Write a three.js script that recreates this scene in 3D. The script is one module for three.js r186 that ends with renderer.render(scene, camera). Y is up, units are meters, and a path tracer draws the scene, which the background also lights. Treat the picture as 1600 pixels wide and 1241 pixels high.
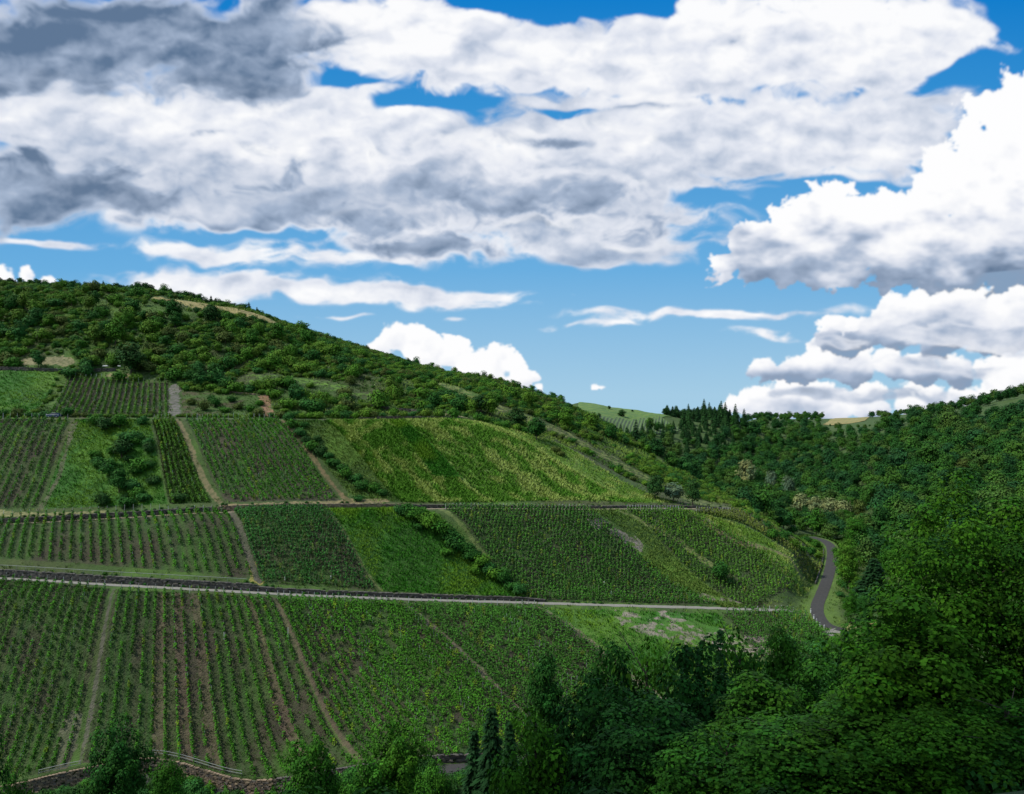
import * as THREE from 'three';
import { mergeGeometries } from 'three/addons/utils/BufferGeometryUtils.js';

// ---------------------------------------------------------------- camera, sky, sun, exposure
const PW = 1600, PH = 1241, F = 1150, CX = 800, CY = 668;          // the picture's frame, focal length and level of the eye, in the photograph's pixels
const scene = new THREE.Scene();
const camera = new THREE.PerspectiveCamera(2 * Math.atan(PH / 2 / F) * 180 / Math.PI, PW / PH, 0.5, 20000);
camera.position.set(0, 0, 0);
camera.lookAt(0, 0, -1);
camera.setViewOffset(PW, PH, 0, PH / 2 - CY, PW, PH);                 // a shift lens: the eye's level lies below the middle of the picture
const renderer = new THREE.WebGLRenderer({ antialias: true });
renderer.setSize(1024, 794);
renderer.toneMapping = THREE.LinearToneMapping;
renderer.toneMappingExposure = 1.0;
renderer.shadowMap.enabled = true;

const SUN_AZ = -98 * Math.PI / 180, SUN_EL = 52 * Math.PI / 180;
const sun = new THREE.DirectionalLight(new THREE.Color(1.0, 0.96, 0.87), 4.8);
sun.position.set(Math.sin(SUN_AZ) * Math.cos(SUN_EL) * 600, Math.sin(SUN_EL) * 600 - 40, -Math.cos(SUN_AZ) * Math.cos(SUN_EL) * 600 - 220);
sun.target.position.set(0, -40, -220);
sun.castShadow = true;
sun.shadow.radius = 3;
sun.shadow.mapSize.set(4096, 4096);
Object.assign(sun.shadow.camera, { left: -450, right: 450, top: 350, bottom: -350, near: 1, far: 1600 });
scene.add(sun, sun.target);

// ---------------------------------------------------------------- small helpers
const rng = (a) => () => { a |= 0; a = a + 0x6D2B79F5 | 0; let t = Math.imul(a ^ a >>> 15, 1 | a); t = t + Math.imul(t ^ t >>> 7, 61 | t) ^ t; return ((t ^ t >>> 14) >>> 0) / 4294967296; };
const clamp = (x, a = 0, b = 1) => x < a ? a : x > b ? b : x;
const lerp = (a, b, t) => a + (b - a) * t;
const sstep = (a, b, x) => { const t = clamp((x - a) / (b - a)); return t * t * (3 - 2 * t); };
const toLin = (c) => c <= 0.04045 ? c / 12.92 : Math.pow((c + 0.055) / 1.055, 2.4);
const toS = (c) => c <= 0.0031308 ? c * 12.92 : 1.055 * Math.pow(c, 1 / 2.4) - 0.055;
const rgb = (r, g, b) => [toLin(r / 255), toLin(g / 255), toLin(b / 255)];
const mix3 = (a, b, t) => [a[0] + (b[0] - a[0]) * t, a[1] + (b[1] - a[1]) * t, a[2] + (b[2] - a[2]) * t];
const hash = (x, y) => { let h = Math.imul(x | 0, 374761393) + Math.imul(y | 0, 668265263) | 0; h = Math.imul(h ^ h >>> 13, 1274126177); return ((h ^ h >>> 16) >>> 0) / 4294967296; };
function vnoise(x, y) {
  const ix = Math.floor(x), iy = Math.floor(y), fx = x - ix, fy = y - iy, u = fx * fx * (3 - 2 * fx), v = fy * fy * (3 - 2 * fy);
  return lerp(lerp(hash(ix, iy), hash(ix + 1, iy), u), lerp(hash(ix, iy + 1), hash(ix + 1, iy + 1), u), v);
}
function fbm(x, y, o = 5) { let s = 0, a = 0.5, n = 0; for (let i = 0; i < o; i++) { s += a * vnoise(x, y); n += a; a *= 0.5; const t = x * 1.62 - y * 1.18 + 17.3; y = x * 1.18 + y * 1.62 + 9.1; x = t; } return s / n; }
const billow = (x, y, o = 4) => { let s = 0, a = 0.5, n = 0; for (let i = 0; i < o; i++) { s += a * Math.abs(vnoise(x, y) * 2 - 1); n += a; a *= 0.5; x = x * 2.03 + 5.2; y = y * 2.03 + 1.7; } return s / n; };

// ---------------------------------------------------------------- the sky: air and clouds, by direction
const BLUE = [[0, rgb(20, 126, 204)], [180, rgb(56, 146, 212)], [420, rgb(106, 174, 224)], [620, rgb(164, 204, 229)]];
function air(v) { v = Math.min(v, 619); for (let i = 1; i < BLUE.length; i++) if (v < BLUE[i][0]) return mix3(BLUE[i - 1][1], BLUE[i][1], clamp((v - BLUE[i - 1][0]) / (BLUE[i][0] - BLUE[i - 1][0]))); return BLUE[3][1]; }
const DARK = rgb(90, 114, 144), MID = rgb(166, 182, 206), LIGHT = rgb(228, 232, 242), WHITE = rgb(254, 254, 255);
const tone = (l) => l < 0.4 ? mix3(DARK, MID, l / 0.4) : l < 0.75 ? mix3(MID, LIGHT, (l - 0.4) / 0.35) : mix3(LIGHT, WHITE, clamp((l - 0.75) / 0.25));
// gradient noise, for clouds
const gdot = (ix, iy, x, y) => { const a = hash(ix, iy) * 6.2832; return Math.cos(a) * x + Math.sin(a) * y; };
function gnoise(x, y) {
  const ix = Math.floor(x), iy = Math.floor(y), fx = x - ix, fy = y - iy, u = fx * fx * fx * (fx * (fx * 6 - 15) + 10), v = fy * fy * fy * (fy * (fy * 6 - 15) + 10);
  return lerp(lerp(gdot(ix, iy, fx, fy), gdot(ix + 1, iy, fx - 1, fy), u), lerp(gdot(ix, iy + 1, fx, fy - 1), gdot(ix + 1, iy + 1, fx - 1, fy - 1), u), v) * 1.4;
}
function gf(x, y, o = 5, g = 0.5) { let s = 0, a = 1, n = 0; for (let i = 0; i < o; i++) { s += a * gnoise(x, y); n += a; a *= g; const t = x * 1.68 - y * 1.08 + 17.3; y = x * 1.08 + y * 1.68 + 9.1; x = t; } return s / n; }   // about -0.5 .. 0.5
const puff = (x, y, o = 4) => { let s = 0, a = 1, n = 0; for (let i = 0; i < o; i++) { s += a * (1 - 2.2 * Math.abs(gnoise(x, y))); n += a; a *= 0.5; const t = x * 1.75 - y * 1.0 + 3.3; y = x * 1.0 + y * 1.75 + 7.7; x = t; } return s / n; };   // rounded heaps, about 0 .. 1
const blobs = (list, u, v) => { let s = 0; for (const c of list) { const a = (u - c[0]) / c[2], b = (v - c[1]) / c[3], d = a * a + b * b; if (d < 4) s += c[4] * Math.exp(-d * 1.5); } return s; };
// sheets of cloud, the farthest first: where (cx cy rx ry weight), grain, tone of the body, how far it darkens below its own middle, how bright its thin edges are
const SHEETS = [
  { id: 3, sx: 150, sy: 34, tone: 0.86, under: 0, rim: 0.0, soft: 0.9, warp: 0.7, holes: [], blobs: [[390, 394, 180, 24, 1], [640, 396, 110, 16, 0.9], [360, 450, 240, 24, 1.1], [700, 462, 170, 17, 1.0], [560, 455, 120, 14, 0.8], [930, 505, 90, 7, 0.8], [1120, 489, 230, 11, 1.1], [1200, 524, 80, 11, 0.8], [70, 378, 110, 9, 0.9], [520, 497, 70, 5, 0.6], [270, 432, 100, 12, 0.7], [720, 498, 22, 6, 0.7], [890, 460, 16, 4, 0.6]] },
  { id: 1, sx: 170, sy: 74, tone: 0.81, under: 0.26, rim: 0.03, soft: 0.62, warp: 1, holes: [[545, 128, 70, 18, 1.3], [650, 160, 95, 12, 1.3], [890, 8, 110, 20, 1.6], [1030, 8, 50, 26, 1.3], [905, 176, 70, 9, 1.1], [1515, 112, 60, 46, 1.5], [1580, 20, 40, 30, 1.2], [740, 4, 40, 12, 1.0]], mid: 92, half: 80, blobs: [[930, 92, 420, 66, 1.5], [700, 80, 190, 50, 1.0], [1240, 66, 270, 84, 1.5], [1465, 45, 100, 52, 1.1], [1060, 20, 110, 40, 0.7], [600, 20, 160, 40, 0.9]] },
  { id: 5, sx: 190, sy: 66, tone: 0.68, under: 0.18, rim: 0.05, soft: 0.75, warp: 1, holes: [[1105, 306, 55, 14, 0.9], [890, 176, 80, 9, 0.9], [640, 160, 100, 14, 1.3], [540, 126, 70, 18, 1.2], [1350, 300, 110, 20, 0.9], [300, 354, 110, 8, 0.6]], mid: 225, half: 90, blobs: [[1230, 222, 330, 76, 1.5], [960, 230, 260, 80, 1.3], [250, 210, 430, 100, 1.6], [820, 330, 300, 70, 1.4], [1000, 388, 140, 26, 1.0], [560, 210, 160, 70, 1.2], [1400, 180, 120, 40, 0.9]] },
  { id: 7, sx: 110, sy: 58, tone: 0.52, under: 0.26, rim: 0.34, soft: 0.9, warp: 1, holes: [[1110, 306, 40, 12, 0.7]], mid: 285, half: 80, blobs: [[430, 275, 260, 76, 1.3], [600, 320, 220, 54, 1.1], [760, 270, 180, 60, 0.9], [900, 300, 150, 50, 0.75], [690, 388, 120, 30, 1.0], [330, 330, 180, 40, 0.9], [1010, 350, 110, 40, 0.7], [940, 200, 120, 34, 0.7]] },
  { id: 9, sx: 150, sy: 66, tone: 0.14, under: 0.02, rim: 0.46, soft: 1.0, warp: 1, holes: [[360, 12, 26, 20, 0.8], [545, 128, 60, 18, 0.9]], mid: 80, half: 90, blobs: [[150, 60, 330, 84, 1.5], [430, 50, 170, 62, 0.95], [370, 130, 110, 52, 1.0], [60, 110, 150, 50, 0.8], [60, 296, 190, 62, 1.5], [60, 225, 40, 50, 0.7], [230, 318, 90, 26, 0.7], [370, 290, 110, 36, 0.75], [470, 262, 50, 26, 0.85], [900, 218, 90, 22, 0.95], [780, 222, 40, 16, 0.55], [560, 320, 120, 26, 0.55], [310, 208, 50, 12, 0.7], [1130, 60, 90, 18, 0.4], [1000, 168, 200, 14, 0.3]] },
];
const BANK = { id: 11, sx: 120, sy: 34, tone: 0.34, under: 0.0, rim: 0.34, soft: 0.6, warp: 0.6, holes: [[1290, 505, 30, 14, 1]], blobs: [[1430, 618, 150, 12, 1.0], [1250, 612, 90, 10, 0.8], [1450, 570, 110, 13, 0.9], [1500, 520, 130, 26, 1.0], [1310, 540, 60, 9, 0.7], [1590, 540, 60, 24, 0.9], [1560, 390, 90, 22, 0.55]] };
// heaped clouds: balls [x y r], the level at which they end below, where greying starts and how grey it gets
const HEAPS = [
  { base: 668, top: 570, grey: 0.5, low: 0.45, k: 0.9, b: [[1230, 626, 34], [1180, 634, 30], [1290, 636, 34], [1360, 634, 36], [1440, 630, 34], [1500, 630, 30], [1250, 610, 24], [1560, 626, 36], [1150, 636, 20]] },
  { base: 606, top: 530, grey: 0.72, low: 0.3, k: 0.9, b: [[1230, 584, 22], [1290, 566, 32], [1195, 584, 20], [1340, 566, 30], [1390, 574, 30], [1440, 580, 32], [1490, 584, 28], [1330, 590, 30], [1260, 574, 26]] },
  { base: 566, top: 440, grey: 0.82, low: 0.12, k: 0.8, b: [[1400, 506, 44], [1450, 490, 46], [1510, 490, 54], [1580, 486, 60], [1360, 528, 30], [1300, 530, 22], [1560, 530, 52], [1470, 530, 40], [1330, 536, 24]] },
  { base: 530, top: 494, grey: 0.2, low: 0.8, k: 1, b: [[1310, 507, 17], [1292, 508, 12], [1330, 509, 12]] },
  { base: 640, top: 562, grey: 0.3, low: 0.6, k: 1, b: [[1560, 580, 26], [1530, 576, 16], [1600, 575, 30], [1580, 600, 30]] },
  { base: 464, top: 120, grey: 0.62, low: 0.55, k: 1.15, b: [[1600, 215, 84], [1550, 235, 60], [1660, 250, 150], [1500, 290, 62], [1468, 320, 40], [1560, 330, 100], [1285, 350, 60], [1235, 372, 56], [1180, 396, 46], [1340, 352, 54], [1390, 358, 58], [1320, 400, 66], [1250, 412, 50], [1430, 372, 60], [1470, 400, 70], [1390, 408, 60], [1560, 390, 80], [1126, 412, 24], [1136, 444, 15], [1640, 390, 90], [1520, 430, 34]] },
  { base: 470, top: 408, grey: 0.3, low: 0.8, k: 1, b: [[0, 436, 20], [40, 432, 15], [-40, 430, 26], [74, 440, 12]] },
  { base: 640, top: 508, grey: 0.16, low: 0.8, k: 1, b: [[618, 530, 24], [646, 528, 22], [590, 542, 18], [668, 540, 20], [705, 550, 22], [724, 546, 20], [736, 562, 18], [772, 562, 22], [784, 560, 20], [760, 582, 26], [806, 574, 18], [740, 594, 34], [660, 560, 34], [820, 590, 12], [800, 596, 22]] },
  { base: 620, top: 600, grey: 0.1, low: 0.9, k: 0.8, b: [[935, 605, 7], [926, 606, 5], [944, 606, 5], [848, 604, 5]] },
];
function heapAt(h, u, v) {                                            // [how far inside, facing x, facing y]
  const u0 = u, v0 = v; u += gf(u / 44 + 3, v / 36 + h.base, 4) * 26 * h.k; v += gf(u / 40 + 23, v / 34 + h.base, 4) * 18 * h.k;
  const w1 = puff(u0 / 58 + h.base, v0 / 50, 5), w2 = gf(u / 13 + 40, v / 12, 3), w3 = gf(u / 70 + 7, v / 60 + 3, 3);
  let sw = 0, nx = 0, ny = 0, d = -9;
  for (const [x, y, r] of h.b) {
    const du = u - x, dv = (v - y) * (v > y ? 1.15 : 1);
    if (Math.abs(du) > r * 2 || Math.abs(dv) > r * 2) continue;
    const rr = r * (1.0 + (0.46 * (w1 - 0.42) + 0.10 * w2 + 0.3 * w3) * h.k) + 2, q = (rr - Math.hypot(du, dv)) / (6 + r * 0.2), w = Math.exp(Math.min(3, q) * 1.6);
    sw += w; nx += w * du / r; ny += w * dv / r;
    d = d > q ? d + Math.log1p(Math.exp((q - d) * 4)) / 4 : q + Math.log1p(Math.exp((d - q) * 4)) / 4;
  }
  return sw ? [d - Math.max(0, (v - h.base + 16 + 40 * w3) / 12), nx / sw, ny / sw] : null;
}
function sheetAt(s, u, v, rich, far) {
  const o = s.id * 13.7, wx = gf(u / 170 + o, v / 100 + o, 3) * 80 * s.warp, wy = gf(u / 130 + 31 + o, v / 84 + 2, 3) * 40 * s.warp, uu = u + wx, vv = v + wy;
  let C = 0; if (rich > 0) C = blobs(s.blobs, uu, vv) - blobs(s.holes, u + wx * 0.45, v + wy * 0.5);
  if (rich < 1) C = lerp(far, C, rich);
  if (C < -0.1) return null;
  const live = Math.min(1, Math.max(0, C) * 2.4), n1 = gf(uu / s.sx + o, vv / s.sy, 6, 0.55), n2 = puff(uu / 50 + o, vv / 32, 4) - 0.42, x = C + (1.25 * n1 + 0.30 * n2) * live;
  if (x < 0.1) return null;
  const a = sstep(0.42 - s.soft * 0.3, 0.42 + s.soft * 0.42, x);
  if (a <= 0) return null;
  const thick = sstep(0.4, 1.25, x), e = 7, U = u + gf(u / 60 + o, v / 40, 2) * 14, V = v + gf(u / 50, v / 36 + o, 2) * 9, hgt = (p, q) => gf(p / 92 + o, q / 54, 6, 0.56), rel = hgt(U - e, V - e) - hgt(U + e, V + e);
  const down = s.under ? clamp((v + wy - s.mid) / s.half, -1, 1) * s.under * thick * rich : 0;
  return [a, s.tone + s.rim * (1 - thick) - down + rel * (0.22 + 0.24 * thick) + gf(U / 150 + o, V / 72 + 5, 4) * 0.40 + 0.30 * gf(u / 260 + o, v / 90 + 3, 3) * thick];
}
function skyColor(u, v, rich) {
  let col = air(v);
  const far = rich < 1 ? sstep(-0.1, 0.25, gf(u / 520 + 50, v / 300 + 20, 4)) * 1.2 : 0;
  for (const s of SHEETS) {
    if (rich <= 0 && (s.id === 3 || s.id === 7)) continue;
    const q = sheetAt(s, u, v, rich, s.id === 9 ? far * 0.75 - 0.25 : far);
    if (q) col = mix3(col, tone(clamp(q[1], 0.02, 1)), q[0] * 0.98);
  }
  if (rich > 0) for (const h of HEAPS) {
    if (v < h.top - 40 || v > h.base + 30) continue;
    const q = heapAt(h, u, v); if (!q || q[0] < -0.4) continue;
    const al = sstep(-0.08, 0.30, q[0]), t = clamp((v - h.top) / (h.base - h.top)), under = sstep(h.low, 1.0, t + 0.5 * gf(u / 90 + 2, v / 44 + 9, 4));
    const big = h.base === 464 ? sstep(1380, 1640, u) * sstep(300, 420, v) * 0.3 : 0, light = clamp(0.62 - 0.42 * q[1] - 0.62 * q[2]);
    const l = 0.80 + 0.30 * light - h.grey * under - big + (puff(u / 40 + 4, v / 34, 4) - 0.42) * 0.12 + gf(u / 60, v / 30, 4) * 0.2 * (0.25 + under);
    col = mix3(col, tone(clamp(l, 0.03, 1)), al * rich);
  }
  if (rich > 0 && u > 1000 && v > 330) { const q = sheetAt(BANK, u, v, 1, 0); if (q) col = mix3(col, tone(clamp(q[1], 0.02, 1)), q[0] * 0.85 * rich); }
  return col;
}
function makeSky() {
  const W = 4096, H = 2048, data = new Float32Array(W * H * 4);
  // beyond the frame the same sheets go on, on a plane overhead
  const GW = 512, GH = 160, grid = [];
  for (let j = 0; j <= GH; j++) for (let i = 0; i < GW; i++) { const ph = (i / GW - 0.5) * 2 * Math.PI, el = -0.02 + j / GH * 1.6, k = 420 / Math.max(0.16, Math.sin(el)); grid.push(skyColor(Math.cos(ph) * k * 1.6 + 5000, clamp(CY - el * 900, 0, 620) + Math.sin(ph) * k, 0)); }
  const outside = (ph, el) => { const x = (ph / (2 * Math.PI) + 0.5) * GW, y = clamp((el + 0.02) / 1.6 * GH, 0, GH - 0.001), i = Math.floor(x), j = Math.floor(y), a = j * GW + i % GW, b = j * GW + (i + 1) % GW; return mix3(mix3(grid[a], grid[b], x - i), mix3(grid[a + GW], grid[b + GW], x - i), y - j); };
  for (let j = 0; j < H; j++) {
    const el = ((j + 0.5) / H - 0.5) * Math.PI;
    if (el < -0.012) { for (let i = 0; i < W; i++) { const o = (j * W + i) * 4; data[o] = 0.10; data[o + 1] = 0.13; data[o + 2] = 0.13; data[o + 3] = 1; } continue; }
    const te = Math.tan(el);
    for (let i = 0; i < W; i++) {
      const ph = ((i + 0.5) / W - 0.5) * 2 * Math.PI, dx = Math.cos(ph), dz = Math.sin(ph), az = Math.atan2(dx, -dz), o = (j * W + i) * 4;
      const flat = Math.abs(az) < 1.2 ? Math.tan(az) * F : null, cz = Math.cos(az);
      const inside = flat !== null && Math.abs(flat) < 1000 && te / cz * F < 860;
      let c;
      if (inside) {
        const u = CX + flat, v = CY - te / cz * F;
        const rich = sstep(1000, 830, Math.abs(flat)) * sstep(850, 720, CY - v);
        c = skyColor(u, v, rich);
      } else c = outside(ph, el);
      data[o] = c[0]; data[o + 1] = c[1]; data[o + 2] = c[2]; data[o + 3] = 1;
    }
  }
  const t = new THREE.DataTexture(data, W, H, THREE.RGBAFormat, THREE.FloatType);
  t.mapping = THREE.EquirectangularReflectionMapping;
  t.magFilter = THREE.LinearFilter;
  t.needsUpdate = true;
  return t;
}
const skyTexture = makeSky();
scene.background = skyTexture;
scene.environment = skyTexture;

// ---------------------------------------------------------------- the shape of the land
// Lines of the land as [bearing, y, distance] read at 1150 units per metre of depth: bearing b lies at x = (b - 800) / 1150 * depth, height = (668 - y) / 1150 * depth.
const hy = (y, Z) => (CY - y) / F * Z;
const line = (...p) => p.map(([b, y, Z]) => [b, hy(y, Z), Z]);
const LIFT = 47.5 / F;
const linh = (...p) => p.map(([b, h, Z]) => [b, h + LIFT * Z, Z]);      // [bearing, height below a line of sight that falls 2.4 degrees, distance]
function pchip(xs, ys) {
  const n = xs.length, d = [], m = new Array(n);
  for (let i = 0; i < n - 1; i++) d.push((ys[i + 1] - ys[i]) / (xs[i + 1] - xs[i]));
  m[0] = d[0]; m[n - 1] = d[n - 2];
  for (let i = 1; i < n - 1; i++) { if (d[i - 1] * d[i] <= 0) m[i] = 0; else { const h0 = xs[i] - xs[i - 1], h1 = xs[i + 1] - xs[i], w1 = 2 * h1 + h0, w2 = h1 + 2 * h0; m[i] = (w1 + w2) / (w1 / d[i - 1] + w2 / d[i]); } }
  return (x) => {
    if (x <= xs[0]) return ys[0]; if (x >= xs[n - 1]) return ys[n - 1];
    let lo = 0, hi = n - 1; while (hi - lo > 1) { const k = lo + hi >> 1; if (xs[k] <= x) lo = k; else hi = k; }
    const h = xs[lo + 1] - xs[lo], t = (x - xs[lo]) / h, t2 = t * t, t3 = t2 * t;
    return (2 * t3 - 3 * t2 + 1) * ys[lo] + (t3 - 2 * t2 + t) * h * m[lo] + (-2 * t3 + 3 * t2) * ys[lo + 1] + (t3 - t2) * h * m[lo + 1];
  };
}
const curve = (pts) => { const xs = pts.map((p) => p[0]); return { h: pchip(xs, pts.map((p) => p[1])), Z: pchip(xs, pts.map((p) => p[2])) }; };
const NEAR = curve(linh([-900, -24, 40], [800, -24, 40], [1700, -21, 40], [2600, -18, 40]));
const FOOT = curve(linh([-900, -76, 92], [400, -71, 92], [900, -66, 92], [1300, -59, 95], [1700, -54, 95], [2600, -50, 95]));
const T1 = curve([...line([-900, 1300, 150], [-150, 1243, 138], [0, 1224, 138], [120, 1198, 139], [235, 1180, 140], [380, 1213, 136], [500, 1200, 132], [700, 1174, 128], [950, 1140, 140], [1140, 1080, 150], [1260, 1002, 162]), [1320, -48.8, 164], [1600, -48.4, 160], [2600, -45.8, 150]]);
const T2 = curve([...line([-900, 880, 190], [-150, 898, 174], [0, 906, 171], [200, 918, 169], [400, 929, 168], [600, 938, 171], [800, 944, 175], [1000, 950, 178], [1140, 954, 180], [1255, 958, 180]), [1320, -46.7, 182], [1600, -44.6, 180], [2600, -40.8, 175]]);
const T3 = curve([...line([-900, 840, 215], [-150, 828, 194], [0, 821, 191], [200, 810, 190], [340, 802, 190], [500, 798, 192], [700, 796, 198], [900, 797, 205], [1140, 800, 220], [1230, 850, 215]), [1320, -44.4, 212], [1600, -37.1, 215], [2600, -31.3, 210]]);
const T4 = curve([...line([-900, 655, 255], [-150, 653, 236], [0, 653, 233], [300, 653, 232], [560, 656, 236], [700, 656, 240], [780, 668, 243], [870, 693, 246], [1000, 757, 240], [1090, 786, 234], [1140, 790, 236], [1230, 838, 234]), [1320, -42.2, 238], [1600, -30.9, 245], [2600, -24.1, 240]]);
const CREST = curve([...line([-900, 440, 400], [-200, 436, 380], [0, 447, 370], [150, 455, 372], [250, 464, 375], [340, 482, 372], [400, 495, 365], [450, 513, 360], [560, 547, 350], [650, 577, 345], [780, 606, 335], [860, 630, 330], [910, 651, 325], [1000, 703, 302], [1090, 757, 278], [1140, 782, 272], [1200, 825, 268]), [1290, -43.8, 270], [1400, -32.6, 275], [1600, -21.4, 280], [2600, -10.8, 270]]);
const GULLY = curve(linh([-900, 66, 470], [0, 56, 450], [400, 36, 440], [650, 8, 420], [780, -4, 410], [860, -16, 400], [910, -22, 392], [1000, -46, 382], [1140, -58, 375], [1290, -47, 372], [1400, -30, 370], [1600, -16, 370], [2600, 0, 370]));
const SECOND = curve([...linh([-900, 50, 640], [400, 26, 640], [780, -16, 620], [860, -12, 605]), ...line([910, 632, 600], [1000, 641, 612], [1060, 650, 620], [1130, 655, 630], [1180, 668, 650], [1290, 675, 640], [1400, 662, 560], [1500, 640, 520], [1600, 618, 500], [1800, 585, 500], [2600, 560, 500])]);
const FARRIDGE = curve([...linh([-900, 30, 900], [800, -30, 900], [1060, -42, 900]), ...line([1150, 664, 900], [1190, 654, 900], [1250, 655, 900], [1320, 654, 900], [1400, 650, 880]), ...linh([1500, -14, 800], [1600, 2, 800], [2600, 30, 800])]);
const BEYOND = curve([[-900, -20, 2400], [2600, -20, 2400]]);
const END = curve([[-900, -120, 9000], [2600, -120, 9000]]);
const wall2 = pchip([-900, 400, 404, 800, 860, 1000, 1255, 1320, 2600], [1.7, 1.6, 1.0, 0.9, 0.45, 0.35, 0.3, 0, 0]);
const wall3 = pchip([-900, 335, 345, 560, 700, 1140, 1200, 1320, 2600], [1.3, 1.2, 1.5, 1.3, 0.8, 0.6, 0.3, 0, 0]);
const wall4 = pchip([-900, 470, 480, 560, 600, 740, 780, 2600], [0.15, 0.3, 0.3, 0.6, 1.0, 0.9, 0.1, 0]);
const bank1 = pchip([-900, 400, 520, 1200, 1320, 2600], [3.2, 3.0, 1.8, 1.5, 0.2, 0.2]);
const road1 = pchip([-900, 1200, 1320, 2600], [5.2, 5.2, 3, 3]);
const fade = pchip([-900, 1180, 1320, 2600], [1, 1, 0.3, 0.3]);
// every knot of the section of the land at one bearing, nearest first: [distance, height]
function knots(b) {
  const k = [[1.5, -1.9], [NEAR.Z(b), NEAR.h(b)], [FOOT.Z(b), FOOT.h(b)]];
  const z1 = T1.Z(b), h1 = T1.h(b), q = fade(b);
  k.push([z1 - 0.5 - road1(b) - 0.3, h1 - bank1(b) - 0.15], [z1 - 0.5 - 0.3, h1 - bank1(b)], [z1 - 0.45, h1 - 0.05], [z1, h1]);
  for (const [T, w, road] of [[T2, wall2, 3.0], [T3, wall3, 2.5], [T4, wall4, 2.4]]) { const z = T.Z(b), h = T.h(b), r = road * q; k.push([z, h], [z + r, h + 0.05], [z + r + 0.3, h + 0.05 + w(b)], [z + r + 0.8, h + 0.12 + w(b)]); }
  const top = Math.max(CREST.Z(b), T4.Z(b) + 8);
  k.push([top, CREST.h(b)], [GULLY.Z(b), GULLY.h(b)], [SECOND.Z(b), SECOND.h(b)], [FARRIDGE.Z(b), FARRIDGE.h(b)], [BEYOND.Z(b), BEYOND.h(b)], [END.Z(b), END.h(b)]);
  return k;
}
const K_T1 = 6, K_T2 = 7, K_T3 = 11, K_T4 = 15, K_CREST = 19;
const B0 = -900, B1 = 2600, BS = 2, tableN = (B1 - B0) / BS + 1, table = new Array(tableN);
function section(i) { if (!table[i]) { const k = knots(B0 + i * BS); table[i] = { k, f: pchip(k.map((p) => p[0]), k.map((p) => p[1])) }; } return table[i]; }
// the asphalt road that leaves the valley: its centre line [x, z, y]
const ROAD = [[1333, 172, -54.9], [1312, 173.5, -54.8], [1292, 176, -54.6], [1279, 182, -54.2], [1277, 189, -53.8], [1284, 199, -53.4], [1292, 212, -52.9], [1298, 228, -52.4], [1300, 244, -52], [1297, 256, -51.7], [1286, 264, -51.5], [1268, 270, -51.4]].map(([b, Z, h]) => [(b - CX) / F * Z, -Z, h + LIFT * Z]);
const roadCurve = new THREE.CatmullRomCurve3(ROAD.map(([x, z, y]) => new THREE.Vector3(x, y, z)), false, 'centripetal');
const roadPts = roadCurve.getSpacedPoints(160);
function roadNear(x, z) { let best = 1e9, at = null; for (const p of roadPts) { const d = (p.x - x) ** 2 + (p.z - z) ** 2; if (d < best) { best = d; at = p; } } return [Math.sqrt(best), at.y]; }
const bearing = (x, z) => CX + F * x / -z;
function rawHeight(b, Z) {
  const f = clamp((b - B0) / BS, 0, tableN - 1.001), i = Math.floor(f), t = f - i;
  const h0 = section(i).f(Z);
  return t < 1e-3 ? h0 : lerp(h0, section(i + 1).f(Z), t);
}
function roll(b, x, z, Z) {                                          // the uneven ground of slopes that are not terraced
  const t4 = T4.Z(clamp(b, B0, B1)) + 6, far = sstep(t4, t4 + 40, Z) * (1 - sstep(700, 900, Z)), wood = sstep(1330, 1420, b) * sstep(175, 230, Z) * (1 - sstep(700, 900, Z));
  const m = Math.max(far, wood);
  return (m ? m * ((fbm(x / 46 + 9, z / 46, 3) - 0.5) * 7 * (Math.abs(Z - CREST.Z(b)) < 60 && b < 1250 ? 0.5 : 1) + (fbm(x / 11, z / 11 + 4, 3) - 0.5) * 1.8) : 0) + (fbm(x / 2.3, z / 2.3 + 70, 2) - 0.5) * 0.16 * (Z > 100 ? 1 : 0);
}
function height(x, z) {
  const Z = -z, b = bearing(x, z);
  let h = rawHeight(b, Z) + roll(b, x, z, Z);
  if (x > 55 && x < 135 && Z > 155 && Z < 285) { const [d, y] = roadNear(x, z); if (d < 9) h = lerp(y, h, sstep(2.9, 9, d)); }
  return h;
}
const at = (b, Z) => [(b - CX) / F * Z, -Z];
// the first point of the land seen along bearing b at picture height y
function hit(b, y, from = 112, to = 1200) {
  let prev = from, py = (Z) => { const [x, z] = at(b, Z); return CY - F * height(x, z) / Z; };
  for (let Z = from; Z < to; Z += Z < 300 ? 1 : 3) {
    if (py(Z) <= y) { let lo = prev, hi = Z; for (let i = 0; i < 12; i++) { const m = (lo + hi) / 2; if (py(m) <= y) hi = m; else lo = m; } const [x, z] = at(b, hi); return new THREE.Vector3(x, height(x, z), z); }
    prev = Z;
  }
  return null;
}
const ground = (x, z) => new THREE.Vector3(x, height(x, z), z);

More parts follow.
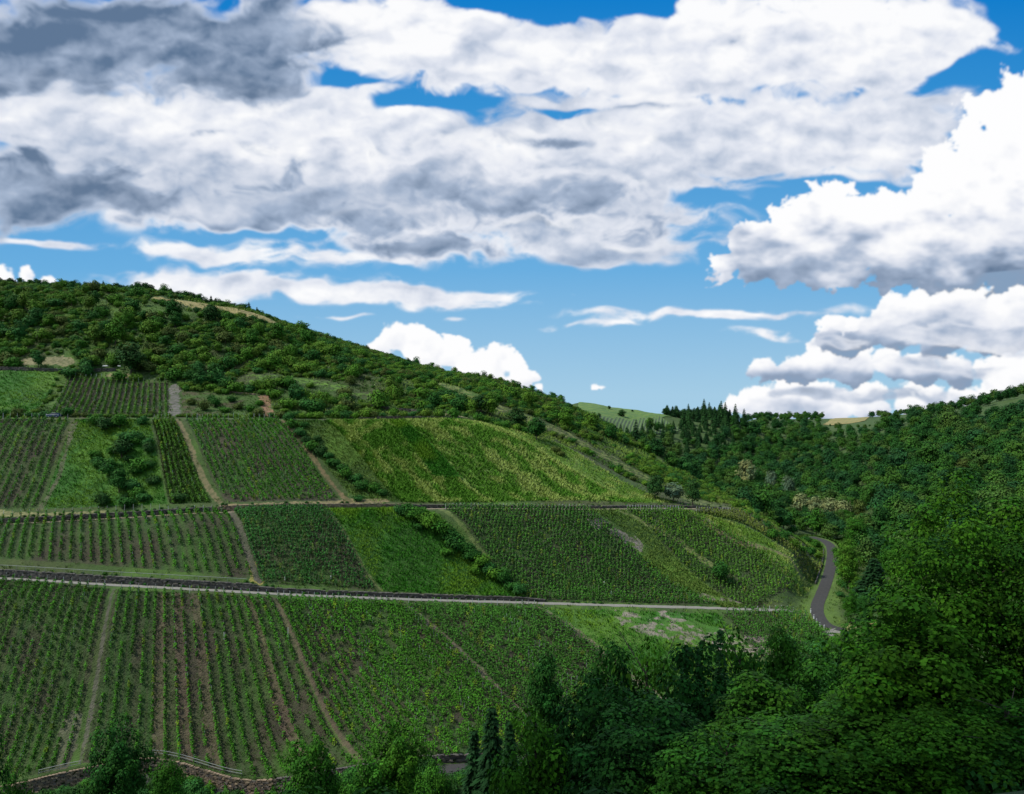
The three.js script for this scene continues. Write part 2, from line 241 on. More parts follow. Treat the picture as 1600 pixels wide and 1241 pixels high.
// ---------------------------------------------------------------- naming and describing
const taken = {};
function numbered(name) { const n = taken[name] = (taken[name] ?? -1) + 1; return n ? name + '_' + String(n).padStart(3, '0') : name; }
function tag(o, label, category, group, kind) { if (label) o.userData.label = label; if (category) o.userData.category = category; if (group) o.userData.group = group; if (kind) o.userData.kind = kind; return o; }
function mesh(name, g, m, parent = scene) { const o = new THREE.Mesh(g, m); o.name = parent === scene ? numbered(name) : name; o.castShadow = o.receiveShadow = true; parent.add(o); return o; }
function base(name, x = 0, y = 0, z = 0, turn = 0) { const g = new THREE.Group(); g.name = numbered(name); g.position.set(x, y, z); g.rotation.y = turn; scene.add(g); return g; }
function copyOf(o, name) { const c = o.clone(); c.name = numbered(name ?? o.name.replace(/_\d+$/, '')); c.userData = { ...o.userData }; scene.add(c); return c; }
const std = (o) => new THREE.MeshStandardMaterial({ roughness: 1, metalness: 0, ...o });

// ---------------------------------------------------------------- plots of the hillside: corners [bearing, y] top left, top right, bottom right, bottom left
const P = (name, kind, tl, tr, br, bl, o = {}) => ({ name, kind, c: [tl, tr, br, bl], ...o });
const PLOTS = [
  P('bottom left', 'vine', [-130, 899], [171, 920], [104, 1204], [-330, 1250], { rows: 24, soil: 0.55, weed: 0.6, leaf: 'mid' }),
  P('bottom middle', 'vine', [184, 922], [422, 934], [592, 1226], [128, 1192], { rows: 18, soil: 0.6, weed: 0.5, leaf: 'mid', brown: 1 }),
  P('bottom centre', 'vine', [428, 935], [626, 944], [882, 1182], [598, 1226], { rows: 21, soil: 0.75, weed: 0.42, leaf: 'mid' }),
  P('bottom right', 'vine', [632, 945], [838, 950], [1130, 1130], [886, 1182], { rows: 21, soil: 0.8, weed: 0.35, leaf: 'dull' }),
  P('bottom meadow', 'lush', [842, 951], [1120, 959], [1230, 1060], [1132, 1130]),
  P('bottom corner', 'stake', [1130, 959], [1262, 963], [1296, 1000], [1230, 1050], { rows: 14, leaf: 'dull', soil: 0.5 }),
  P('middle left', 'vine', [-120, 824], [351, 800], [402, 908], [-170, 872], { rows: 35, soil: 0.9, weed: 0.15, leaf: 'mid' }),
  P('middle dense', 'stake', [362, 799], [497, 796], [590, 923], [408, 913], { rows: 24, leaf: 'blue', soil: 0.4 }),
  P('middle green', 'lush', [500, 796], [646, 795], [824, 934], [598, 924]),
  P('middle wide', 'stake', [692, 796], [912, 797], [1122, 947], [828, 938], { rows: 40, leaf: 'dull', soil: 0.5 }),
  P('middle strip', 'grass', [914, 797], [974, 797], [1180, 952], [1124, 948]),
  P('middle right', 'stake', [976, 797], [1060, 798], [1258, 930], [1180, 952], { rows: 20, leaf: 'pale', soil: 0.45 }),
  P('middle light', 'light', [1060, 798], [1074, 799], [1272, 916], [1250, 934]),
  P('middle end', 'stake', [1084, 800], [1142, 802], [1288, 884], [1274, 914], { rows: 14, leaf: 'straw', soil: 0.6 }),
  P('upper left', 'vine', [-110, 655], [112, 656], [56, 796], [-230, 806], { rows: 20, soil: 0.75, weed: 0.35, leaf: 'mid' }),
  P('upper orchard', 'lush', [118, 656], [232, 656], [262, 788], [62, 796]),
  P('upper narrow', 'vine', [238, 656], [271, 656], [330, 786], [266, 788], { rows: 6, soil: 0.35, weed: 0.6, leaf: 'pale' }),
  P('upper middle', 'vine', [287, 656], [432, 656], [534, 783], [354, 785], { rows: 18, soil: 0.95, weed: 0.1, leaf: 'mid' }),
  P('upper scrub', 'grass', [446, 657], [508, 658], [630, 785], [560, 783]),
  P('upper meadow dark', 'lush', [598, 657], [620, 657], [722, 748], [676, 746]),
  P('upper meadow left', 'straw', [508, 658], [600, 657], [770, 785], [630, 785]),
  P('upper meadow right', 'straw', [622, 657], [745, 661], [1005, 786], [770, 785]),
  P('upper meadow edge', 'light', [745, 661], [880, 697], [1060, 786], [1005, 786]),
  P('terrace green', 'lush', [-120, 582], [92, 582], [50, 648], [-160, 648]),
  P('terrace vines', 'vine', [106, 588], [262, 598], [265, 649], [72, 649], { rows: 19, soil: 0.9, weed: 0.2, leaf: 'pale' }),
  P('terrace scrub', 'brown', [284, 612], [410, 620], [424, 650], [284, 650]),
];
for (const p of PLOTS) p.w = p.c.map(([b, y]) => hit(clamp(b, -880, 2500), y) ?? (() => { throw new Error('plot ' + p.name + ' ' + b + ' ' + y); })());
function quadUV(w, x, z) {                                            // where (x, z) lies in a plot, across and down, or null
  const [A, B, C, D] = w, ex = B.x - A.x, ez = B.z - A.z, fx = D.x - A.x, fz = D.z - A.z, gx = A.x - B.x + C.x - D.x, gz = A.z - B.z + C.z - D.z, hx = x - A.x, hz = z - A.z;
  const k2 = gx * fz - gz * fx, k1 = ex * fz - ez * fx + hx * gz - hz * gx, k0 = hx * ez - hz * ex;
  let v;
  if (Math.abs(k2) < 1e-6) v = -k0 / k1; else { const q = k1 * k1 - 4 * k0 * k2; if (q < 0) return null; const r = Math.sqrt(q); v = (-k1 - r) / (2 * k2); if (v < -0.01 || v > 1.01) v = (-k1 + r) / (2 * k2); }
  const dx = ex + gx * v, dz = ez + gz * v, u = Math.abs(dx) > Math.abs(dz) ? (hx - fx * v) / dx : (hz - fz * v) / dz;
  return u >= 0 && u <= 1 && v >= 0 && v <= 1 ? [u, v] : null;
}
const bounds = (w) => [Math.min(...w.map((p) => p.x)), Math.max(...w.map((p) => p.x)), Math.min(...w.map((p) => p.z)), Math.max(...w.map((p) => p.z))];
for (const p of PLOTS) p.box = bounds(p.w);
const plotAt = (x, z) => { for (const p of PLOTS) { const [a, b, c, d] = p.box; if (x < a || x > b || z < c || z > d) continue; const q = quadUV(p.w, x, z); if (q) return [p, q]; } return null; };

// ---------------------------------------------------------------- what grows or lies on the ground: a colour map in metres over the hillside
const SOIL = [0.060, 0.052, 0.028], SOIL2 = [0.036, 0.033, 0.017], WEED = [0.022, 0.056, 0.008], LUSH = [0.030, 0.115, 0.009], GRASS = [0.038, 0.082, 0.010], STRAW = [0.16, 0.20, 0.05], LIGHTG = [0.085, 0.175, 0.018], BROWN = [0.060, 0.052, 0.022], STONE = [0.16, 0.135, 0.125], YELLOW = [0.30, 0.24, 0.09], SCRUBG = [0.034, 0.072, 0.010];
// strips and patches without vines: [bearing, y] chains, half width in metres, colour
const STRIPS = [
  { l: [[178, 921], [124, 1192]], r: 0.45, c: [0.085, 0.078, 0.058] }, { l: [[112, 1130], [98, 1200]], r: 1.8, c: [0.085, 0.085, 0.05] },
  { l: [[425, 934], [594, 1220]], r: 0.5, c: [0.090, 0.068, 0.042] }, { l: [[629, 945], [884, 1180]], r: 0.65, c: [0.11, 0.09, 0.06] },
  { l: [[840, 950], [1128, 1126]], r: 1.0, c: [0.17, 0.13, 0.09] }, { l: [[354, 800], [404, 908]], r: 0.75, c: [0.085, 0.072, 0.055] }, { l: [[498, 797], [596, 922]], r: 0.5, c: [0.10, 0.12, 0.035] },
  { l: [[690, 797], [826, 936]], r: 0.6, c: [0.10, 0.13, 0.035] }, { l: [[925, 808], [965, 832], [1003, 856]], r: 2.0, c: [0.20, 0.16, 0.155], patchy: 1 }, { l: [[1072, 801], [1150, 848], [1276, 917]], r: 0.9, c: [0.20, 0.14, 0.09] },
  { l: [[970, 800], [1060, 845], [1150, 905]], r: 0.8, c: [0.14, 0.16, 0.05] }, { l: [[275, 656], [305, 720], [345, 786]], r: 0.8, c: [0.15, 0.12, 0.06] }, { l: [[439, 657], [490, 715], [546, 784]], r: 0.8, c: [0.135, 0.095, 0.045] },
  { l: [[118, 660], [92, 745], [62, 796]], r: 0.8, c: [0.09, 0.08, 0.05] }, { l: [[272, 603], [274, 649]], r: 1.9, c: [0.13, 0.115, 0.11] }, { l: [[412, 620], [421, 650]], r: 1.6, c: [0.24, 0.12, 0.075] },
  { l: [[980, 966], [1040, 985], [1110, 1000], [1190, 1012]], r: 3.2, c: [0.23, 0.18, 0.165], patchy: 1 }, { l: [[1040, 960], [1100, 985], [1185, 1000]], r: 2.2, c: [0.23, 0.18, 0.165], patchy: 1 }, { l: [[1100, 934], [1150, 942]], r: 1.6, c: [0.21, 0.165, 0.155], patchy: 1 },
  { l: [[1084, 802], [1110, 815]], r: 0.9, c: [0.19, 0.15, 0.13], patchy: 1 }, { l: [[40, 566], [110, 567]], r: 2.6, c: [0.22, 0.19, 0.10] }, { l: [[170, 586], [196, 588]], r: 1.6, c: [0.26, 0.21, 0.11] },
  { l: [[310, 476], [360, 482], [408, 496]], r: 10, c: YELLOW }, { l: [[246, 465], [262, 469]], r: 3, c: YELLOW }, { l: [[350, 792], [480, 786], [600, 783]], r: 1.5, c: [0.22, 0.17, 0.085] }, { l: [[-100, 795], [60, 806], [160, 800]], r: 1.2, c: [0.19, 0.18, 0.075] },
  { l: [[610, 640], [690, 647], [730, 655]], r: 1.5, c: [0.21, 0.18, 0.085] }, { l: [[690, 600], [760, 634]], r: 3.6, c: [0.16, 0.18, 0.05], patchy: 1 }, { l: [[780, 638], [860, 668], [960, 720], [1060, 768], [1140, 795]], r: 4.2, c: [0.16, 0.19, 0.05], patchy: 1 },
  { l: [[520, 605], [590, 622]], r: 3, c: LIGHTG, patchy: 1 }, { l: [[390, 590], [500, 598]], r: 3.5, c: LIGHTG, patchy: 1 }, { l: [[395, 885], [402, 908]], r: 1.2, c: [0.24, 0.20, 0.05] },
].map((s) => ({ ...s, p: s.l.map(([b, y]) => hit(b, y)).filter(Boolean) }));
for (const s of STRIPS) s.box = [Math.min(...s.p.map((p) => p.x)) - s.r * 1.6, Math.max(...s.p.map((p) => p.x)) + s.r * 1.6, Math.min(...s.p.map((p) => p.z)) - s.r * 1.6, Math.max(...s.p.map((p) => p.z)) + s.r * 1.6];
function segDist(p, x, z) { let best = 1e9; for (let i = 0; i + 1 < p.length; i++) { const a = p[i], b = p[i + 1], dx = b.x - a.x, dz = b.z - a.z, t = clamp(((x - a.x) * dx + (z - a.z) * dz) / (dx * dx + dz * dz)), d = Math.hypot(x - a.x - dx * t, z - a.z - dz * t); if (d < best) best = d; } return best; }
const stripAt = (x, z, k = 1) => { for (const s of STRIPS) { const b = s.box; if (x < b[0] || x > b[1] || z < b[2] || z > b[3]) continue; if (segDist(s.p, x, z) < s.r * k) return s; } return null; };
function groundColor(x, z) {
  const n = fbm(x / 6 + 3, z / 6, 4), f = vnoise(x * 1.7, z * 1.7), q = plotAt(x, z), m = fbm(x / 17 + 40, z / 17 + 11, 3);
  let c;
  if (!q) c = mix3(SCRUBG, m > 0.55 ? LIGHTG : BROWN, clamp(Math.abs(m - 0.52) * 4) * 0.5);
  else {
    const [p, [u, w]] = q;
    if (p.kind === 'vine' || p.kind === 'stake') {
      const lane = u * p.rows, id = Math.floor(lane - 0.5), h = hash(id * 7 + p.rows, 13), pos = Math.abs(lane - Math.round(lane)) * 2;
      const soil = mix3(SOIL2, SOIL, hash(id, 31)), grown = clamp((h < p.weed ? 1.0 : 0.5) + (n - 0.5) * 2.6 + (p.kind === 'stake' ? 0.35 : 0));
      c = mix3(soil, mix3(WEED, GRASS, hash(id, 5) * 0.8), grown);
      if (p.brown && hash(id, 77) > 0.72) c = mix3(c, [0.11, 0.075, 0.05], 0.6);
      if (pos < 0.25) c = mix3(c, SOIL2, 0.4);
    } else if (p.kind === 'lush') c = mix3(LUSH, m > 0.56 ? LIGHTG : GRASS, clamp(Math.abs(m - 0.52) * 5) * 0.7);
    else if (p.kind === 'straw') c = mix3(LIGHTG, STRAW, sstep(0.36, 0.6, fbm(u * 7 + 5, w * 1.3, 3) + (n - 0.5) * 0.4));
    else if (p.kind === 'light') c = mix3(LIGHTG, STRAW, sstep(0.5, 0.7, n) * 0.4);
    else if (p.kind === 'brown') c = mix3(BROWN, GRASS, sstep(0.4, 0.6, n));
    else c = mix3(GRASS, LIGHTG, sstep(0.4, 0.65, m));
  }
  const s = stripAt(x, z, 0.85 + 1.6 * (n - 0.5) + 0.5 * (f - 0.5));
  if (s && (!s.patchy || fbm(x / 1.8, z / 1.2, 3) > 0.5)) c = mix3(c, s.c, 0.62 + 0.5 * (f - 0.3));
  if (x > 60 && x < 125 && z < -155 && z > -285) { const d = roadNear(x, z)[0]; if (d < 7) c = mix3(c, [0.065, 0.12, 0.016], sstep(7, 4, d)); }
  const k = 0.72 + 0.56 * f * 0.6 + 0.5 * (n - 0.3);
  return [c[0] * k, c[1] * k, c[2] * k];
}
const HX0 = -330, HX1 = 150, HZ0 = -420, HZ1 = -118;
function hillMap(W, H) {
  const data = new Uint8Array(W * H * 4);
  for (let j = 0; j < H; j++) for (let i = 0; i < W; i++) {
    const x = lerp(HX0, HX1, (i + 0.5) / W), z = lerp(HZ0, HZ1, (j + 0.5) / H), c = groundColor(x, z), o = (j * W + i) * 4;
    for (let k = 0; k < 3; k++) data[o + k] = Math.round(255 * toS(clamp(c[k])));
    data[o + 3] = 255;
  }
  const t = new THREE.DataTexture(data, W, H, THREE.RGBAFormat);
  t.colorSpace = THREE.SRGBColorSpace; t.magFilter = THREE.LinearFilter; t.needsUpdate = true;
  return t;
}
function tile(size, fn, srgb = true) {                               // a repeating texture from a function of (u, v) in 0..1
  const d = new Uint8Array(size * size * 4);
  for (let j = 0; j < size; j++) for (let i = 0; i < size; i++) { const c = fn(i / size, j / size), o = (j * size + i) * 4; for (let k = 0; k < 3; k++) d[o + k] = Math.round(255 * clamp(srgb ? toS(clamp(c[k])) : c[k])); d[o + 3] = 255; }
  const t = new THREE.DataTexture(d, size, size, THREE.RGBAFormat);
  t.wrapS = t.wrapT = THREE.RepeatWrapping; t.magFilter = THREE.LinearFilter; if (srgb) t.colorSpace = THREE.SRGBColorSpace; t.needsUpdate = true;
  return t;
}
const wrapNoise = (u, v, n, o = 4) => { let s = 0, a = 0.5, t = 0; for (let k = 0; k < o; k++) { const m = n << k, x = u * m, y = v * m, ix = Math.floor(x), iy = Math.floor(y), fx = x - ix, fy = y - iy, A = fx * fx * (3 - 2 * fx), B = fy * fy * (3 - 2 * fy), g = (i, j) => hash((i % m) + k * 97, (j % m) + k * 31); s += a * lerp(lerp(g(ix, iy), g(ix + 1, iy), A), lerp(g(ix, iy + 1), g(ix + 1, iy + 1), A), B); t += a; a *= 0.5; } return s / t; };
const roughTile = tile(512, (u, v) => { const a = wrapNoise(u, v, 16, 5); return [a, a, a]; }, false);
const woodTile = tile(512, (u, v) => { const a = wrapNoise(u, v, 8, 5), b = wrapNoise(u + 0.37, v, 32, 3); return mix3(mix3(GRASS, SCRUBG, a), BROWN, sstep(0.55, 0.8, b) * 0.4).map((k) => k * (0.6 + 0.7 * b)); });
const bumpFor = (s, r) => { const t = roughTile.clone(); t.repeat.set(r, r); t.needsUpdate = true; return { bumpMap: t, bumpScale: s }; };

// ---------------------------------------------------------------- ground sheets
const bs = []; for (let b = B0; b < -160; b += 20) bs.push(b); for (let b = -160; b < 1760; b += 5) bs.push(b); for (let b = 1760; b <= B1; b += 20) bs.push(b);
function sheet(from, to, divs, uvOf) {                               // the land between two knots of the section, as one grid
  const pos = [], uv = [], idx = []; let rows = 0;
  for (const [c, b] of bs.entries()) {
    const k = section(Math.round((b - B0) / BS)).k; rows = 0;
    for (let s = from; s < to; s++) { const n = divs[s - from]; for (let i = 0; i < n + (s === to - 1 ? 1 : 0); i++, rows++) { const Z = lerp(k[s][0], k[s + 1][0], i / n), [x, z] = at(b, Z), y = height(x, z); pos.push(x, y, z); uv.push(...uvOf(x, z)); } }
  }
  for (let c = 0; c + 1 < bs.length; c++) for (let r = 0; r + 1 < rows; r++) { const a = c * rows + r, d = a + rows; idx.push(a, d, a + 1, d, d + 1, a + 1); }
  const g = new THREE.BufferGeometry();
  g.setAttribute('position', new THREE.Float32BufferAttribute(pos, 3)); g.setAttribute('uv', new THREE.Float32BufferAttribute(uv, 2)); g.setIndex(idx); g.computeVertexNormals();
  return g;
}
const hillUV = (x, z) => [(x - HX0) / (HX1 - HX0), (z - HZ0) / (HZ1 - HZ0)];
const hillMat = std({ map: hillMap(2048, 1400), ...bumpFor(0.25, 130) }), woodMat = std({ map: woodTile, ...bumpFor(0.2, 6) });
const metreUV = (k) => (x, z) => [x / k, z / k];
tag(mesh('ground_near_valley', sheet(0, K_T1, [4, 10, 14, 4, 3, 2], metreUV(12)), woodMat), null, null, null, 'structure');
tag(mesh('terraced_hillside', sheet(K_T1, K_CREST, [44, 2, 2, 1, 34, 2, 2, 1, 46, 2, 2, 1, 70], hillUV), hillMat), null, null, null, 'structure');
tag(mesh('far_hills', sheet(K_CREST, K_CREST + 3, [36, 90, 24], metreUV(14)), woodMat), null, null, null, 'structure');
tag(mesh('land_beyond', sheet(K_CREST + 3, K_CREST + 5, [6, 6], metreUV(40)), woodMat), null, null, null, 'structure');

// ---------------------------------------------------------------- leaves
function leafBag() {                                                  // collects leaf blades (two triangles each) into one geometry
  const pos = [], nor = [], col = [], idx = [];
  return {
    leaf(x, y, z, dir, n, len, wid, c) {                              // dir: along the blade, n: the way it faces
      const sx = dir[1] * n[2] - dir[2] * n[1], sy = dir[2] * n[0] - dir[0] * n[2], sz = dir[0] * n[1] - dir[1] * n[0], L = Math.hypot(sx, sy, sz) || 1, k = wid / L / 2, i = pos.length / 3;
      pos.push(x, y, z, x + dir[0] * len * 0.45 + sx * k, y + dir[1] * len * 0.45 + sy * k, z + dir[2] * len * 0.45 + sz * k, x + dir[0] * len, y + dir[1] * len, z + dir[2] * len, x + dir[0] * len * 0.45 - sx * k, y + dir[1] * len * 0.45 - sy * k, z + dir[2] * len * 0.45 - sz * k);
      for (let j = 0; j < 4; j++) { nor.push(n[0], n[1], n[2]); col.push(c[0], c[1], c[2]); }
      idx.push(i, i + 1, i + 2, i, i + 2, i + 3);
    },
    count: () => idx.length / 6,
    geometry() { const g = new THREE.BufferGeometry(); g.setAttribute('position', new THREE.Float32BufferAttribute(pos, 3)); g.setAttribute('normal', new THREE.Float32BufferAttribute(nor, 3)); g.setAttribute('color', new THREE.Float32BufferAttribute(col, 3)); g.setIndex(idx); return g; },
  };
}
const unit = (v) => { const l = Math.hypot(v[0], v[1], v[2]) || 1; return [v[0] / l, v[1] / l, v[2] / l]; };
const ball = (r) => { const z = r() * 2 - 1, a = r() * 6.2832, s = Math.sqrt(1 - z * z); return [s * Math.cos(a), z, s * Math.sin(a)]; };
// a crown of many leaf clumps, widest radius about 1; y from lo to hi
function crownGeometry(seed, { lo = 0.5, hi = 2.6, clumps = 46, leaves = 2200, size = 0.13, spread = 0.36, fat = 1, tiers = 0, wide = 1, vary = 0.5 }) {
  const r = rng(seed), bag = leafBag(), cs = [], mid = (lo + hi) / 2, hh = (hi - lo) / 2;
  for (let i = 0; i < clumps; i++) {
    const d = ball(r), u = Math.pow(r(), 0.45) * 0.86, y = d[1] * u * (1 - spread * 0.35), prof = tiers ? 0.25 + 0.75 * Math.pow(clamp((1 - y) / 2), 0.6) : 1;
    const lump = 0.82 + 0.36 * r();
    cs.push({ c: [d[0] * u * lump * prof * wide * 0.86, mid + y * hh * (0.94 + 0.1 * r()), d[2] * u * lump * prof * wide * 0.86], r: spread * (0.6 + 0.75 * r()) * (0.7 + 0.3 * prof), t: 0.72 + 0.56 * r(), w: r() });
  }
  for (let i = 0; i < leaves; i++) {
    const k = cs[Math.floor(r() * clumps)], d = ball(r); if (d[1] < -0.25 && r() < 0.6) d[1] = -d[1];
    const q = k.r * (0.7 + 0.36 * r()), out = unit([k.c[0], (k.c[1] - mid) / hh * 0.8 + 0.1, k.c[2]]);
    const n = unit([d[0] * 0.9 + out[0] * 0.4 + (r() - 0.5) * 0.9, d[1] * 0.9 + out[1] * 0.4 + 0.25 + (r() - 0.5) * 0.9, d[2] * 0.9 + out[2] * 0.4 + (r() - 0.5) * 0.9]);
    let t = unit([r() - 0.5 + d[0] * 0.6, r() - 0.62, r() - 0.5 + d[2] * 0.6]); const dt = t[0] * n[0] + t[1] * n[1] + t[2] * n[2]; t = unit([t[0] - n[0] * dt, t[1] - n[1] * dt, t[2] - n[2] * dt]);
    const s = size * (0.45 + 1.1 * r()), b = k.t * (1 - vary / 2 + vary * r()), y = 0.86 + 0.3 * k.w;
    bag.leaf(k.c[0] + d[0] * q, k.c[1] + d[1] * q * fat * 0.85, k.c[2] + d[2] * q, t, n, s, s * 0.72, [b * y, b, b * (1.1 - 0.25 * k.w)]);
  }
  return bag.geometry();
}
// a conifer: whorls of drooping branches with needle sprays, radius 1 at the foot, height h
function coniferGeometry(seed, { h = 4, whorls = 22, per = 9, sprays = 7, size = 0.2 }) {
  const r = rng(seed), bag = leafBag();
  for (let w = 0; w < whorls; w++) {
    const t = (w + r() * 0.5) / whorls, y = h * (0.1 + 0.9 * t), R = (1 - t) * (0.92 + 0.2 * r()) + 0.03, n = Math.max(4, Math.round(per * (0.5 + (1 - t))));
    for (let i = 0; i < n; i++) {
      const a = (i + r()) / n * 6.2832, len = R * (0.75 + 0.4 * r()), c = 0.7 + 0.6 * r();
      for (let s = 0; s < sprays; s++) {
        const f = (s + 0.4 + r() * 0.5) / sprays, x = Math.cos(a) * len * f, z = Math.sin(a) * len * f, dy = -0.34 * len * f * f * 1.2 + 0.06 * f;
        const side = (r() - 0.5) * 1.6, dir = unit([Math.cos(a + side), -0.35 - 0.3 * r(), Math.sin(a + side)]), nn = unit([Math.cos(a) * 0.5 + (r() - 0.5) * 0.7, 0.8, Math.sin(a) * 0.5 + (r() - 0.5) * 0.7]);
        const q = size * (0.6 + 0.7 * r()) * (0.5 + 0.7 * (1 - t)), k = c * (0.7 + 0.6 * r());
        bag.leaf(x, y + dy, z, dir, nn, q * 1.5, q * 0.75, [k, k, k]);
      }
    }
  }
  for (let i = 0; i < 10; i++) { const a = r() * 6.28; bag.leaf(Math.cos(a) * 0.01, h * 0.95 + r() * h * 0.03, Math.sin(a) * 0.01, unit([Math.cos(a) * 0.25, 1, Math.sin(a) * 0.25]), [Math.cos(a), 0.3, Math.sin(a)], size * 0.9, size * 0.3, [1, 1, 1]); }
  return bag.geometry();
}
function taper(a, b, ra, rb, sides = 6) {                             // one limb from a to b
  const A = new THREE.Vector3(...a), B = new THREE.Vector3(...b), L = A.distanceTo(B), g = new THREE.CylinderGeometry(rb, ra, L, sides, 1, true);
  g.translate(0, L / 2, 0); g.applyQuaternion(new THREE.Quaternion().setFromUnitVectors(new THREE.Vector3(0, 1, 0), B.sub(A).normalize())); g.translate(...a);
  return g;
}
function trunkGeometry(seed, h, rad, limbs, reach) {
  const r = rng(seed), parts = [], lean = [(r() - 0.5) * 0.16, (r() - 0.5) * 0.16], p1 = [lean[0], h * 0.45, lean[1]], p2 = [lean[0] * 1.6, h * 0.82, lean[1] * 1.6];
  parts.push(taper([0, -0.25, 0], p1, rad, rad * 0.7, 8), taper(p1, p2, rad * 0.7, rad * 0.25, 7));
  for (let i = 0; i < limbs; i++) { const t = 0.35 + 0.6 * (i + r()) / limbs, a = i * 2.4 + r(), o = [lean[0] * t * 1.6, h * 0.82 * t, lean[1] * t * 1.6], q = reach * (0.5 + 0.5 * r()) * (1.15 - t * 0.6); parts.push(taper(o, [o[0] + Math.cos(a) * q, o[1] + q * (0.5 + 0.5 * r()), o[2] + Math.sin(a) * q], rad * 0.4 * (1.1 - t * 0.6), rad * 0.08, 5)); }
  return mergeGeometries(parts);
}
const leafMat = (r, g, b) => new THREE.MeshPhysicalMaterial({ color: new THREE.Color(r, g, b), roughness: 0.7, specularIntensity: 0.12, vertexColors: true, side: THREE.DoubleSide, transmission: 0.2, thickness: 0 });
const plainLeaf = (r, g, b) => new THREE.MeshPhysicalMaterial({ color: new THREE.Color(r, g, b), roughness: 0.85, specularIntensity: 0.25, vertexColors: true, side: THREE.DoubleSide });
const bark = std({ color: new THREE.Color(0.075, 0.058, 0.043), ...bumpFor(0.02, 3) });
const GREENS = [plainLeaf(0.032, 0.114, 0.010), plainLeaf(0.050, 0.138, 0.010), plainLeaf(0.018, 0.080, 0.010), plainLeaf(0.066, 0.148, 0.012), plainLeaf(0.024, 0.098, 0.018), plainLeaf(0.070, 0.138, 0.014)];
const NEARGREENS = [leafMat(0.032, 0.122, 0.009), leafMat(0.044, 0.140, 0.007), leafMat(0.017, 0.078, 0.010), leafMat(0.040, 0.130, 0.009)];
const FOREST = [plainLeaf(0.018, 0.076, 0.011), plainLeaf(0.028, 0.094, 0.011), plainLeaf(0.012, 0.058, 0.010), plainLeaf(0.038, 0.104, 0.012), plainLeaf(0.016, 0.068, 0.018), plainLeaf(0.044, 0.098, 0.016)];
const PALE = plainLeaf(0.150, 0.180, 0.072), GREYGREEN = plainLeaf(0.085, 0.135, 0.075), DARKGREEN = plainLeaf(0.018, 0.060, 0.011), OLIVE = plainLeaf(0.060, 0.092, 0.018), REED = plainLeaf(0.30, 0.20, 0.09);
const FIR = [plainLeaf(0.015, 0.056, 0.013), plainLeaf(0.020, 0.068, 0.015), plainLeaf(0.011, 0.044, 0.011)];

const rows = (n, f) => Array.from({ length: n }, (_, i) => f(i));
const forestCrowns = rows(5, (i) => crownGeometry(100 + i, { lo: 0.05, hi: 2.2 + 0.25 * (i % 3), clumps: 44 + 4 * i, leaves: 2600, size: 0.135, spread: 0.36 }));
const shrubCrowns = rows(5, (i) => crownGeometry(200 + i, { lo: -0.05, hi: 0.85 + 0.14 * i, clumps: 26 + 4 * i, leaves: 1400, size: 0.15, spread: 0.38 }));
const nearCrowns = [
  crownGeometry(301, { vary: 1.0, lo: 0.05, hi: 3.1, clumps: 170, leaves: 20000, size: 0.050, spread: 0.19 }), crownGeometry(302, { vary: 1.0, lo: 0.0, hi: 2.8, clumps: 150, leaves: 18000, size: 0.052, spread: 0.2 }),
  crownGeometry(303, { vary: 1.0, lo: 0.1, hi: 3.4, clumps: 170, leaves: 20000, size: 0.048, spread: 0.18, tiers: 1 }), crownGeometry(304, { vary: 1.0, lo: -0.05, hi: 2.4, clumps: 130, leaves: 17000, size: 0.052, spread: 0.21 }),
];
const giantCrown = crownGeometry(310, { vary: 1.1, lo: 0.0, hi: 3.2, clumps: 330, leaves: 46000, size: 0.031, spread: 0.14 });
const firs = rows(3, (i) => coniferGeometry(400 + i, { h: 3.6 + 0.5 * i, whorls: 22, per: 10, sprays: 6, size: 0.38 }));
const nearFirs = rows(2, (i) => coniferGeometry(410 + i, { h: 5.2 + 0.8 * i, whorls: 54, per: 14, sprays: 10, size: 0.19 }));
const forestTrunk = trunkGeometry(500, 2.0, 0.055, 6, 0.7), shrubTrunk = trunkGeometry(501, 1.0, 0.05, 5, 0.5), nearTrunk = trunkGeometry(502, 2.5, 0.05, 12, 0.8), firTrunk = taper([0, -0.2, 0], [0, 3.5, 0], 0.07, 0.012, 7);

function makeTree(name, crown, trunk, mat) { const t = base(name); mesh('crown', crown, mat, t); mesh('trunk', trunk, bark, t); return t; }
const protos = {};
function plant(name, key, crown, trunk, mat, p, s, sy, turn, label, category, group) {
  const id = key; let t;
  if (!protos[id]) t = protos[id] = makeTree(name, crown, trunk, mat); else { t = copyOf(protos[id], name); t.children[0].material = mat; }
  t.position.copy(p); t.position.y -= 0.1; t.rotation.y = turn; t.scale.set(s, s * sy, s);
  tag(t, label, category); t.userData.group = group; if (!group) delete t.userData.group;
  return t;
}
const R = rng(20240);
const pick = (a) => a[Math.floor(R() * a.length)];
const spotsTaken = [];
const crowded = (p, d) => { for (const q of spotsTaken) if ((q.x - p.x) ** 2 + (q.z - p.z) ** 2 < d * d) return true; spotsTaken.push(p); return false; };

